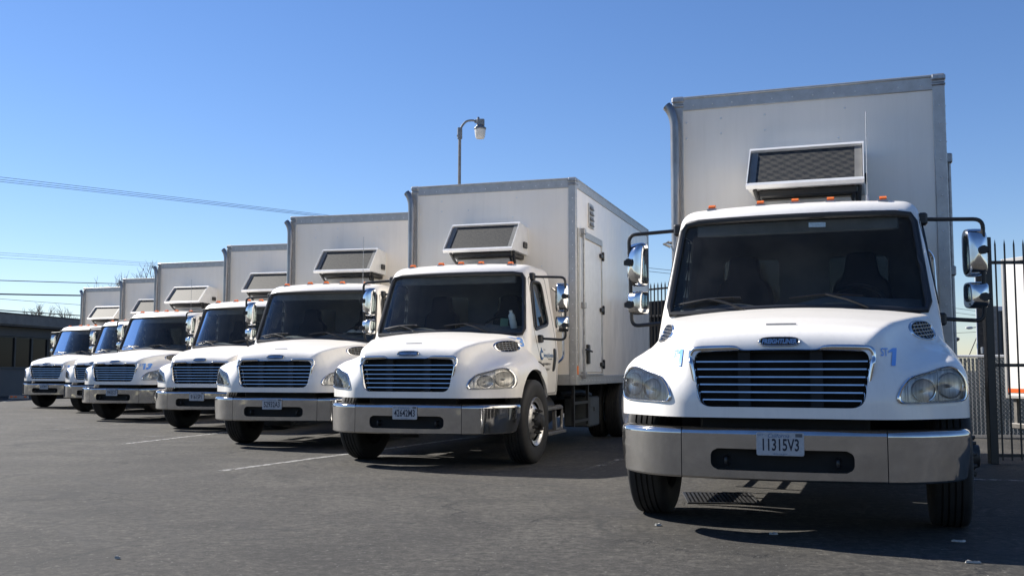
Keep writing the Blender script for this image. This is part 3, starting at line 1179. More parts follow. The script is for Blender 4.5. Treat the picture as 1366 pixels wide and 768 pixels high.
    place_text(b4, 'FREIGHTLINER', .042, .82, lambda u, v: bplane(u, v - .014, .0125), shear=.15, offset=.002)
    b4.build('badge_lettering', 'chrome', badge, 0)
    # washer lip on the hood
    m2 = MB()
    for k in range(1):
        pts = [(x, .245 + .25 * x * x, TOPZ(.245) + .004 - .045 * (x / .9) ** 2) for x in np.linspace(-.10, .10, 9)]
        m2.tube(pts, .007, 6)
    m2.build('hood_lip', 'zinc', T)
    # hood crease strips are left to the body shape; side vents
    for s in (-1, 1):
        vl = []
        for k in range(36):
            a = 2 * math.pi * k / 36
            ca, sa = math.cos(a), math.sin(a)
            u, w_ = .235 * math.copysign(abs(ca) ** .8, ca), .066 * math.copysign(abs(sa) ** .8, sa)
            vl.append((.94 + u, 1.418 + w_ + u * .07))
        m2 = MB()
        m2.bridge([[hood_side(.94 + (y - .94) * q, 1.42 + (z - 1.42) * q, o, s) for y, z in vl] for q, o in ((1.05, -.004), (1.02, .010), (.95, .012), (.92, .002))])
        hv = m2.build('side_vent', 'chrome', T, 50)
        m3 = MB()
        fan(m3, [(0, y, z) for y, z in vl], (0, .94, 1.42), 3, lambda p: hood_side(p[1], p[2], .003, s))
        m3.build('vent_backing', 'under_black', hv)
        m4 = MB()
        for dz in (-.036, -.012, .012, .036):
            w_ = .21 * math.sqrt(max(0, 1 - (dz / .06) ** 2))
            m4.tube([hood_side(.94 + u, 1.42 + dz + u * .07, .009, s) for u in np.linspace(-w_, w_, 7)], .0035, 4)
        for u in np.linspace(-.16, .16, 6):
            h_ = .058 * math.sqrt(1 - (u / .235) ** 2)
            m4.tube([hood_side(.94 + u + q * .4, 1.42 + q + u * .07, .008, s) for q in np.linspace(-h_, h_, 4)], .0035, 4)
        m4.build('vent_grille', 'zinc', hv)
    for s in (-1, 1):
        MB().tube([hood_side(y, z, .004, s) for y, z in smooth_path([(1.56, 1.285), (1.63, 1.27), (1.70, 1.235), (1.745, 1.18)], 5)], .013, 7).build('hood_latch', 'black_plastic', T)
    # headlamps
    for s in (-1, 1):
        hl = [np.array([x, 0, z]) for x, z in smooth_path([tuple(p) for p in HL], 3, True)]
        cen = np.array([.985, 0, 1.02])
        def pr(p, off):
            q = on_hood_front(p[0], p[2])
            nrm = np.array([.45, -.88, .1])
            q = q + nrm * off
            return (s * q[0], q[1], q[2])
        m2 = MB()
        m2.bridge([[pr(cen + (p - cen) * q, o) for p in hl] for q, o in ((1.05, -.012), (1.045, .008), (1.0, .014), (.955, .008), (.94, -.02))])
        bez = m2.build('headlamp', 'chrome', T, 50)
        m3 = MB()
        fan(m3, hl, cen, 5, lambda p: pr(cen + (p - cen) * .965, .003))
        m3.build('lens', 'lens_glass', bez, 180)
        m4 = MB()
        def bowl(p):
            q = cen + (p - cen) * .965
            d1 = math.hypot(q[0] - 1.075, q[2] - 1.03) / .085
            d2 = math.hypot(q[0] - .905, q[2] - 1.0) / .075
            dep = .022 + .032 * max(0, 1 - d1 * d1) + .030 * max(0, 1 - d2 * d2)
            return pr(q, -dep)
        fan(m4, hl, cen, 16, bowl)
        m4.build('reflector', 'reflector', bez, 60)
        m5 = MB()
        for x, z, rr_ in ((1.075, 1.03, .085), (.905, 1.0, .075)):
            m5.tube([pr(np.array([x + rr_ * .96 * math.cos(a), 0, z + rr_ * .96 * math.sin(a)]), -.018) for a in np.linspace(0, 2 * math.pi, 29)[:-1]], .005, 5, True)
        m5.build('bowl_rings', 'chrome', bez)
        m5 = MB()
        for x, z in ((1.075, 1.03), (.905, 1.0)):
            a = np.array(pr(np.array([x, 0, z]), -.05)); b_ = np.array(pr(np.array([x, 0, z]), -.012))
            m5.tube([a, b_], [.014, .011], 8)
        for x in (.80, .99):
            zz = [z for z in np.linspace(.925, 1.09 if x < .9 else 1.125, 6)]
            m5.tube([pr(np.array([x, 0, z]), -.006) for z in zz], .004, 5)
        m5.build('bulbs', 'white_metal', bez)
    # ---------------- bumper
    ZB0, ZB1 = .415, .704
    def by_(x): return .066 * (x / .665) ** 2
    n = 26
    x0, x1 = -.662, .662
    sx, z0s, z1s, r_ = .462, .464, .607, .055
    outer = []
    cs = [(x0, ZB0), (x1, ZB0), (x1, ZB1), (x0, ZB1)]
    inn_c = [(-sx, z0s), (sx, z0s), (sx, z1s), (-sx, z1s)]
    inner = []
    for i in range(4):
        a, b_ = cs[i], cs[(i + 1) % 4]
        for k in range(n):
            t = k / n
            outer.append((a[0] + (b_[0] - a[0]) * t, a[1] + (b_[1] - a[1]) * t))
    def rr_point(i, t):
        # walk a rounded rectangle side from arc middle to arc middle
        a, b_ = np.array(inn_c[i]), np.array(inn_c[(i + 1) % 4])
        p_, n_ = np.array(inn_c[i - 1]), np.array(inn_c[(i + 2) % 4])
        d_ = (b_ - a) / np.linalg.norm(b_ - a)
        e_ = (p_ - a) / np.linalg.norm(p_ - a)
        L = np.linalg.norm(b_ - a) - 2 * r_
        arc = math.pi / 4 * r_
        tot = L + 2 * arc
        q = t * tot
        if q < arc:
            th = math.pi / 4 + q / r_
            c_ = a + d_ * r_ + e_ * r_
            return c_ - d_ * r_ * math.cos(th) - e_ * r_ * math.sin(th)
        if q > arc + L:
            th = math.pi / 2 - (q - arc - L) / r_
            c_ = b_ - d_ * r_ + e_ * r_
            return c_ + d_ * r_ * math.cos(th) - e_ * r_ * math.sin(th)
        return a + d_ * (r_ + q - arc)
    for i in range(4):
        for k in range(n):
            inner.append(tuple(rr_point(i, k / n)))
    loops = []
    for q in (0, .03, .25, .5, .75, .95, 1.0):
        loops.append([(o[0] + (i_[0] - o[0]) * q, by_(o[0] + (i_[0] - o[0]) * q), o[1] + (i_[1] - o[1]) * q) for o, i_ in zip(outer, inner)])
    loops.append([(x * .996, by_(x) + .008, z + (.003 if z < .535 else -.003)) for x, z in inner])
    loops.append([(x * .994, by_(x) + .05, z + (.004 if z < .535 else -.004)) for x, z in inner])
    bc = MB().bridge(loops)
    edge = [(.0, ZB1), (.003, .716), (.010, .728), (.022, .737), (.038, .742), (.12, .742)]
    xs_ = np.linspace(x0, x1, 27)
    bc.bridge([[(x, by_(x) + dy, z) for x in xs_] for dy, z in edge], False)
    bc.bridge([[(x, by_(x) + dy, z) for x in xs_] for dy, z in ((0, ZB0), (.006, .405), (.02, .400), (.06, .400))], False)
    bumper = bc.build('bumper', 'bumper_chrome', T, 40)
    m2 = MB()
    m2.box(-.52, .52, .11, .13, .42, .66)
    m2.build('bumper_backing', 'under_black', bumper)
    for x in (-.36, .36):
        MB().tube(bend_path([(x, .11, .50), (x, .045, .50), (x, .045, .545), (x, .11, .545)], .02), .013, 8).build('tow_hook', 'black_metal', bumper)
    plan = smooth_path([(.668, .0665), (.80, .098), (.93, .165), (1.05, .268), (1.14, .385), (1.185, .50), (1.193, .62)], 6)
    prof = [(.06, .400), (.02, .400), (.006, .405), (0, .415), (0, .418), (0, .50), (0, .60), (0, .698), (0, ZB1), (.003, .716), (.010, .728), (.022, .737), (.038, .742), (.12, .742)]
    for s in (-1, 1):
        m2 = MB()
        loops = []
        for dy, z in prof:
            L = []
            for i, p in enumerate(plan):
                a = plan[max(0, i - 1)]; b_ = plan[min(len(plan) - 1, i + 1)]
                t = (b_ - a) / np.linalg.norm(b_ - a)
                nrm = np.array([-t[1], t[0]])      # points inward
                k = i / (len(plan) - 1)
                ins = dy + .045 * max(0, (.60 - z) / .2) * k ** 3
                q = p + nrm * ins
                L.append((s * q[0], q[1], z + (.02 * k ** 3 if z < .45 else 0)))
            loops.append(L)
        m2.bridge(loops, False)
        m2.build('bumper_end', 'bumper_chrome', bumper, 40)
        MB().box(s * .665 - .0035, s * .665 + .0035, .070, .10, .402, .741).build('bumper_gap', 'under_black', bumper)
    # plate
    pl = MB()
    lp = round_poly([(-.1525, .569), (.1525, .569), (.1525, .722), (-.1525, .722)], .014, 3)
    pl.bridge([[(x, -.004, z) for x, z in lp], [(x, -.010, z) for x, z in lp], [(x * .985, -.012, .6455 + (z - .6455) * .97) for x, z in lp]])
    nlp = len(lp)
    pl.f.append(tuple(range(2 * nlp, 3 * nlp)))
    plate = pl.build('number_plate', 'plate_white', T, 30)
    hdr = MB()
    place_text(hdr, 'California', .038, .95, lambda u, v: (u - .012, -.0128, .688 + v), shear=.35)
    place_text(hdr, 'OCT', .021, .9, lambda u, v: (u - .125, -.0128, .697 + v))
    place_text(hdr, 'dmv.ca.gov', .017, 1.2, lambda u, v: (u, -.0128, .577 + v))
    hdr.build('plate_header', 'dark_blue_vinyl', plate, 0)
    MB().box(.098, .142, -.0135, -.012, .692, .714).build('plate_tag', 'interior_dark', plate)
    # ---------------- mirrors
    for s in (-1, 1):
        m2 = MB()
        arm = bend_path([(.965, 1.79, 2.335), (1.425, 1.795, 2.315), (1.415, 1.84, 1.515), (1.09, 1.77, 1.535)], .07)
        m2.tube([(s * p[0], p[1], p[2]) for p in arm], .0165, 9)
        for p in ((.985, 1.79, 2.335), (1.10, 1.77, 1.53)):
            m2.box(s * p[0] - .035, s * p[0] + .035, p[1] - .045, p[1] + .045, p[2] - .05, p[2] + .05, .015)
        for z in (2.07, 1.70):
            m2.tube([(s * 1.42, 1.745, z), (s * 1.42, 1.86, z)], .034, 10)
            m2.box(s * 1.42 - .05, s * 1.42 + .05, 1.77, 1.83, z - .022, z + .022, .006)
        mir = m2.build('mirror', 'black_plastic', T)
        for z0, z1, cv in ((1.865, 2.25, .05), (1.615, 1.825, .05)):
            cx, hw, hh, cz = 1.372 * 1, .088, (z1 - z0) / 2, (z0 + z1) / 2
            rings = []
            for q, y in ((.02, -.062), (.45, -.058), (.72, -.045), (.90, -.020), (.985, .02), (1.0, .06), (.97, .075)):
                L = []
                for k in range(32):
                    a = 2 * math.pi * k / 32
                    ca, sa = math.cos(a), math.sin(a)
                    e = .36
                    lx, ly = hw * q * math.copysign(abs(ca) ** e, ca), y * 1.0
                    yaw = R(34) if s < 0 else R(14)
                    lx, ly = lx * math.cos(yaw) - ly * math.sin(yaw), lx * math.sin(yaw) + ly * math.cos(yaw)
                    L.append((s * (cx + lx), 1.825 + ly, cz + hh * q * math.copysign(abs(sa) ** e, sa)))
                rings.append(L)
            m3 = MB().bridge(rings)
            m3.f.append(tuple(range(32)))
            m3.build('mirror_head', 'chrome', mir, 60)
            L = [(x, y - .004, z) for x, y, z in rings[-1]]
            MB().add(L, [tuple(range(32))]).build('mirror_glass', 'chrome', mir, 0)
    # ---------------- wheels
    fw, rw = make_wheel(True), make_wheel(False)
    for s in (-1, 1):
        place_wheel(T, fw, s * 1.08, WHEEL_Y, .508, s)
        place_wheel(T, rw, s * 1.09, 6.55, .508, s, 'white_metal')
        place_wheel(T, rw, s * .77, 6.55, .508, s, 'white_metal')
    # wheel-arch liners and splash guards
    for s in (-1, 1):
        m2 = MB()
        L0, L1 = [], []
        for k in range(25):
            a = R(-8 + 160 * k / 24)
            L0.append((s * 1.165, WHEEL_Y + .628 * math.cos(a), WHEEL_Z + .628 * math.sin(a)))
            L1.append((s * .62, WHEEL_Y + .600 * math.cos(a), WHEEL_Z + .600 * math.sin(a)))
        m2.bridge([L0, L1], False)
        m2.build('arch_liner', 'under_black', T)
        m2 = MB().box(s * .89 - .27, s * .89 + .27, 1.84, 1.865, .24, .84, .004)
        m2.build('mud_flap', 'rubber', T)
    # ---------------- running gear under the body
    m2 = MB()
    for s in (-1, 1):
        m2.box(s * .43 - .04, s * .43 + .04, .25, 8.55, .66, .92)
    for y in (1.9, 3.2, 4.6, 6.0, 7.4, 8.5):
        m2.box(-.40, .40, y - .05, y + .05, .70, .88)
    m2.build('frame_rails', 'under_black', T)
    m2 = MB()
    m2.tube([(-1.0, 1.22, .50), (-.62, 1.22, .46), (-.45, 1.22, .40), (.45, 1.22, .40), (.62, 1.22, .46), (1.0, 1.22, .50)], .055, 8)
    for s in (-1, 1):
        m2.box(s * .43 - .045, s * .43 + .045, .5, 1.95, .52, .57)
    m2.build('front_axle', 'under_black', T)
    m2 = MB()
    m2.tube([(-1.0, 6.55, .508), (-.2, 6.55, .508), (0, 6.55, .508), (.2, 6.55, .508), (1.0, 6.55, .508)], [.07, .08, .2, .08, .07], 12)
    m2.tube([(0, 2.4, .62), (0, 6.4, .55)], .06, 10)
    m2.build('rear_axle', 'under_black', T)
    m2 = MB()
    m2.box(-.56, .56, .22, .34, .60, .88, .02).box(-.33, .33, .42, 1.75, .44, .80, .06).box(-.62, .62, .30, 1.6, .80, .86)
    m2.build('engine_underside', 'under_black', T)
    # cab steps and tank
    for s in (-1, 1):
        m2 = MB()
        m2.lathe([(1.98, .02), (1.98, .22), (2.0, .24), (2.98, .24), (3.0, .22), (3.0, .02)], 28, 'y', (s * .72, 0, .58))
        m2.build('fuel_tank', 'hub_grease', T)
        m2 = MB()
        m2.box(s * 1.06 - .09, s * 1.06 + .09, 1.98, 2.86, .285, .325, .006)
        for k in range(9):
            y = 2.04 + k * .095
            m2.box(s * 1.06 - .07, s * 1.06 + .07, y, y + .02, .325, .333)
        m2.box(s * 1.02 - .10, s * 1.02 + .10, 2.02, 2.80, .605, .645, .006)
        m2.tube([(s * 1.07, p[0], p[1]) for p in round_poly([(2.55, .33), (2.90, .33), (2.90, .64), (2.55, .64)], .07, 4)], .022, 6, True)
        for y in (2.02, 2.52):
            m2.prism([(s * 1.10, y, .325), (s * 1.08, y, .61), (s * 1.04, y, .61), (s * 1.05, y, .325)], (0, .06, 0))
        m2.build('cab_step', 'galvanised', T)
        m2 = MB()
        m2.tube(bend_path([(s * 1.05, 2.735, 1.22), (s * 1.13, 2.80, 1.30), (s * 1.10, 2.82, 2.15), (s * .98, 2.735, 2.26)], .06), .016, 8)
        m2.build('grab_handle', 'chrome', T)
        # tool box and air gear below the cargo floor
        m2 = MB()
        m2.box(s * .86 - .20, s * .86 + .20, 4.55, 5.25, .26, .72, .02)
        m2.box(s * 1.062 - .006, s * 1.062 + .006, 4.60, 5.20, .56, .70, .003)
        m2.box(s * 1.072 - .01, s * 1.072 + .01, 4.84, 4.96, .50, .56, .003)
        m2.build('tool_box', 'container_paint', T)
        m2 = MB()
        for y in (3.35, 4.20):
            m2.box(s * 1.12 - .02, s * 1.12 + .02, y - .025, y + .025, .33, .935)
        for z in (.40, .66):
            m2.box(s * 1.12 - .018, s * 1.12 + .018, 3.372, 4.18, z - .02, z + .02)
        m2.tube([(s * .75, 3.9, .78), (s * .95, 4.4, .80), (s * .98, 4.9, .74)], .05, 8)
        m2.build('side_guard', 'black_metal', T)
    # ---------------- exhaust stack
    m2 = MB()
    st = [(-1.215, 2.93, .75), (-1.215, 2.93, 3.50)] + [(-1.215 - .15 * (1 - math.cos(a)), 2.93 + .01 * a, 3.50 + .27 * math.sin(a)) for a in np.linspace(.15, 1.1, 8)]
    m2.tube(st, .048, 16, caps=False)
    inner = st[-3:]
    m2.tube(inner, .042, 16, caps=False)
    stack = m2.build('exhaust_stack', 'stack_steel', T, 60)
    for z in (1.4, 2.33):
        m3 = MB()
        m3.lathe([(z - .02, .052), (z + .02, .052)], 18, 'z', (-1.215, 2.93, 0))
        m3.tube([(-1.27, 2.91, z), (-1.33, 2.88, z + .03), (-1.30, 2.93, z + .05), (-1.22, 2.99, z + .03)], .014, 6)
        m3.box(-1.235, -1.195, 2.95, 3.03, z - .02, z + .02)
        m3.build('stack_clamp', 'zinc', stack)
    # ---------------- cargo box
    X, Y0, Y1, Z0, Z1 = 1.257, 3.027, 8.73, .92, 3.835
    m2 = MB().box(-X + .012, X - .012, Y0 + .012, Y1 - .012, Z0 + .02, Z1 - .012)
    body = m2.build('cargo_body', 'white_panel', T, 0)
    # aluminium rails, each proud of the panel
    def rail(name, *a, c=.006):
        return MB().box(*a, c=c).build(name, 'aluminium', body)
    rail('top_rail', -X + .10, X - .10, Y0, Y0 + .05, Z1 - .135, Z1 - .012)
    rail('bottom_rail', -X + .10, X - .10, Y0, Y0 + .05, Z0, Z0 + .15)
    rail('roof_edge', -X - .004, X + .004, Y0 - .012, Y0 + .04, Z1 - .018, Z1 + .006)
    for s in (-1, 1):
        rail('corner_post', s * X - (.105 if s > 0 else 0), s * X + (0 if s > 0 else .105), Y0 - .003, Y0 + .075, Z0 + .002, Z1 - .02)
        a, b_ = (X - .03, X) if s > 0 else (-X, -X + .03)
        rail('top_rail', a, b_, Y0 + .08, Y1 - .08, Z1 - .135, Z1 - .012)
        rail('bottom_rail', a, b_, Y0 + .08, Y1 - .08, Z0, Z0 + .13)
        a, b_ = (X - .03, X + .006) if s > 0 else (-X - .006, -X + .03)
        rail('roof_edge', a, b_, Y0 + .042, Y1, Z1 - .018, Z1 + .006)
        rail('corner_post', s * X - (.075 if s > 0 else 0), s * X + (0 if s > 0 else .075), Y1 - .075, Y1 + .002, Z0 + .002, Z1 - .02)
        cc_ = MB().box(s * (X - .055) - .065, s * (X - .055) + .065, Y0 - .02, Y0 + .11, Z1 - .055, Z1 + .012, .018)
        cc_.box(s * (X - .055) - .062, s * (X - .055) + .062, Y0 - .016, Y0 + .10, Z1 - .10, Z1 - .065, .012)
        cc_.tube([(s * (X - .055), Y0 - .024, Z1 - .022), (s * (X - .055), Y0 - .01, Z1 - .022)], .013, 8)
        cc_.build('corner_cap', 'zinc', body)
    # rivets
    m2 = MB()
    def rivet(x, y, z, ax_, r=.010):
        k = 6
        d = {'y': (0, -1, 0), 'x': (1, 0, 0)}[ax_]
        L0, L1 = [], []
        for i in range(k):
            a = 2 * math.pi * i / k
            u, w_ = r * math.cos(a), r * math.sin(a)
            p = (x + u, y, z + w_) if ax_ == 'y' else (x, y + u, z + w_)
            L0.append(p)
            L1.append((p[0] + d[0] * .007 - (u * .4 if ax_ == 'y' else 0), p[1] + d[1] * .007 - (u * .4 if ax_ == 'x' else 0), p[2] - w_ * .4))
        n0 = len(m2.v)
        m2.bridge([L0, L1])
        m2.f.append(tuple(range(n0 + k, n0 + 2 * k)))
    for i in range(12):
        rivet(-1.05 + 2.1 * i / 11, Y0, Z1 - .085, 'y', .008)
    for i in range(16):
        for s in (-1, 1):
            rivet(s * (X - .052), Y0 - .003, 1.05 + 2.5 * i / 15, 'y', .008)
    for x, z in ((-.78, 3.60), (-.78, 3.45), (-.36, 3.60), (-.36, 3.45), (.38, 3.60), (.32, 3.32), (-1.12, 3.58), (-1.12, 3.42), (.75, 2.6), (-.9, 2.3), (.62, 1.9)):
        rivet(x, Y0 + .012, z, 'y', .012)
    for i in range(30):
        rivet(X, Y0 + .2 + i * .18, Z1 - .075, 'x', .008)
        rivet(X, Y0 + .2 + i * .18, Z0 + .06, 'x', .008)
    for i in range(16):
        rivet(X, Y0 + .04, 1.05 + 2.5 * i / 15, 'x', .008)
    m2.build('rivets', 'white_metal', body)['kind'] = 'stuff'
    # side door on the driver side
    dy0, dy1, dz0, dz1 = 3.14, 4.66, 1.00, 3.14
    xd = X - .012
    fr = MB()
    fr.box(xd, xd + .022, dy0, dy0 + .07, dz0 + .05, dz1 - .1, .004).box(xd, xd + .022, dy1 - .06, dy1, dz0 + .05, dz1 - .1, .004)
    fr.box(xd, xd + .0215, dy0, dy1, dz1 - .10, dz1, .004).box(xd + .014, xd + .026, dy0, dy1, dz0 + .052, dz0 + .08, .004)
    sdoor = fr.build('side_door', 'aluminium', T)
    MB().box(xd - .005, xd + .012, dy0 + .085, dy1 - .075, dz0 + .10, dz1 - .115, .006).build('door_panel', 'white_metal', sdoor)
    MB().tube([(xd + .045, dy0 + .20, dz0 + .03), (xd + .045, dy0 + .20, dz1 + .02)], .017, 10).build('lock_rod', 'zinc', sdoor)
    for z in (dz0 + .06, dz1 - .03, 2.05):
        MB().box(xd + .006, xd + .075, dy0 + .155, dy0 + .245, z - .045, z + .045, .01).build('rod_keeper', 'zinc', sdoor)
    k_ = MB()
    k_.tube(bend_path([(xd + .05, dy0 + .20, 1.42), (xd + .08, dy0 + .28, 1.42), (xd + .06, dy0 + .62, 1.40)], .03), .015, 8)
    k_.box(xd + .01, xd + .05, dy0 + .44, dy0 + .56, 1.22, 1.50, .01)
    k_.build('door_latch', 'black_metal', sdoor)
    for z in (1.22, 2.05, 2.88):
        MB().box(xd + .012, xd + .05, dy1 - .20, dy1 - .02, z - .03, z + .03, .008).box(xd + .024, xd + .06, dy1 - .07, dy1 - .03, z - .07, z + .07, .01).build('hinge', 'black_metal', sdoor)
    # louvre vent high on the side
    lv = MB().box(X - .012, X + .006, 3.80, 4.10, 3.235, 3.60, .004).build('side_louvre', 'aluminium', T)
    for k in range(4):
        z = 3.27 + k * .082
        MB().prism([(X + .006, 3.84, z), (X + .03, 3.84, z - .005), (X + .006, 3.84, z + .05)], (0, .22, 0)).build('louvre_slat', 'shroud_grey', lv)
    # front corner marker lamps
    for s in (-1, 1):
        m2 = MB().box(s * X - .012, s * X + .012, Y0 + .03, Y0 + .075, 1.07, 1.19, .005)
        m2.build('corner_lamp', 'amber_lens', T)
    # ---------------- cooling unit on the headboard
    xa, xb = -.46, .54
    ty, tz, by2, bz2 = 2.672, 3.177, 2.302, 2.78
    hou = MB()
    hou.add([(x, y, z) for x in (xa, xb) for y, z in ((ty + .01, tz), (Y0 + .012, tz - .02), (Y0 + .012, bz2 - .02), (by2 + .05, bz2 - .01), (by2 + .012, bz2 + .01))],
            [(0, 1, 2, 3, 4)[::-1], (5, 6, 7, 8, 9), (0, 5, 6, 1), (2, 1, 6, 7), (3, 2, 7, 8)])
    unit = hou.build('cooling_unit', 'white_metal', T, 0)
    def q3(u, v, o=0.0):
        # u across, v up the sloping face, o outward
        L = math.hypot(ty - by2, tz - bz2)
        dy_, dz_ = (ty - by2) / L, (tz - bz2) / L
        return (u, by2 + dy_ * v * L - dz_ * o, bz2 + dz_ * v * L + dy_ * o)
    fr = MB()
    def bar(u0, u1, v0, v1, o0, o1):
        vs_ = [q3(u, v, o) for o in (o0, o1) for v in (v0, v1) for u in (u0, u1)]
        fr.add(vs_, [(0, 2, 3, 1), (4, 5, 7, 6), (0, 1, 5, 4), (1, 3, 7, 5), (3, 2, 6, 7), (2, 0, 4, 6)])
    bar(xa - .005, xb + .005, -.02, .045, -.03, .012)
    bar(xa - .005, xb + .005, .965, 1.02, -.03, .012)
    bar(xa - .003, xa + .006, .055, .955, -.03, .018)
    bar(xb - .006, xb + .003, .055, .955, -.03, .018)
    fr.build('unit_frame', 'white_metal', unit)
    fr = MB()
    bar(xa + .012, xa + .075, .055, .955, -.02, -.012)
    fr.build('unit_cheek', 'shroud_grey', unit)
    fr = MB()
    bar(xb - .075, xb - .012, .055, .955, -.02, -.012)
    fr.build('unit_cheek', 'shroud_grey', unit)
    fr = MB()
    bar(xa + .07, xb - .07, .05, .96, -.03, -.016)
    fr.build('condenser_screen', 'screen_plain', unit)
    MB().box(xa + .07, xb - .05, by2 + .16, Y0 + .011, bz2 - .085, bz2 - .022, .01).build('unit_tray', 'black_plastic', unit)
    MB().box(xa + .09, xb - .08, 2.56, Y0 + .011, 2.42, bz2 - .09, .02).build('unit_base', 'base_grey', unit)
    hs = MB()
    hs.tube(smooth_path([(xa + .06, 2.42, bz2 - .02), (xa + .10, 2.52, bz2 - .14), (xa + .16, 2.62, bz2 - .22), (xa + .17, 2.68, 2.45)], 5), .020, 8)
    hs.build('hose', 'black_plastic', unit)
    hs = MB()
    hs.tube(smooth_path([(xb - .04, 2.50, bz2 - .02), (xb - .05, 2.58, bz2 - .15), (xb - .05, 2.66, 2.45)], 5), .024, 8)
    hs.build('hose', 'black_plastic', unit)
    hs = MB()
    hs.tube(smooth_path([(xb - .09, 2.50, bz2 - .02), (xb - .10, 2.58, bz2 - .15), (xb - .10, 2.66, 2.45)], 5), .016, 8)
    hs.build('hose', 'black_plastic', unit)
    hs = MB()
    hs.box(xb + .006, xb + .03, 2.80, 2.95, 2.84, 2.93, .01)
    hs.build('unit_latch', 'black_plastic', unit)
    return T

truck = make_truck()

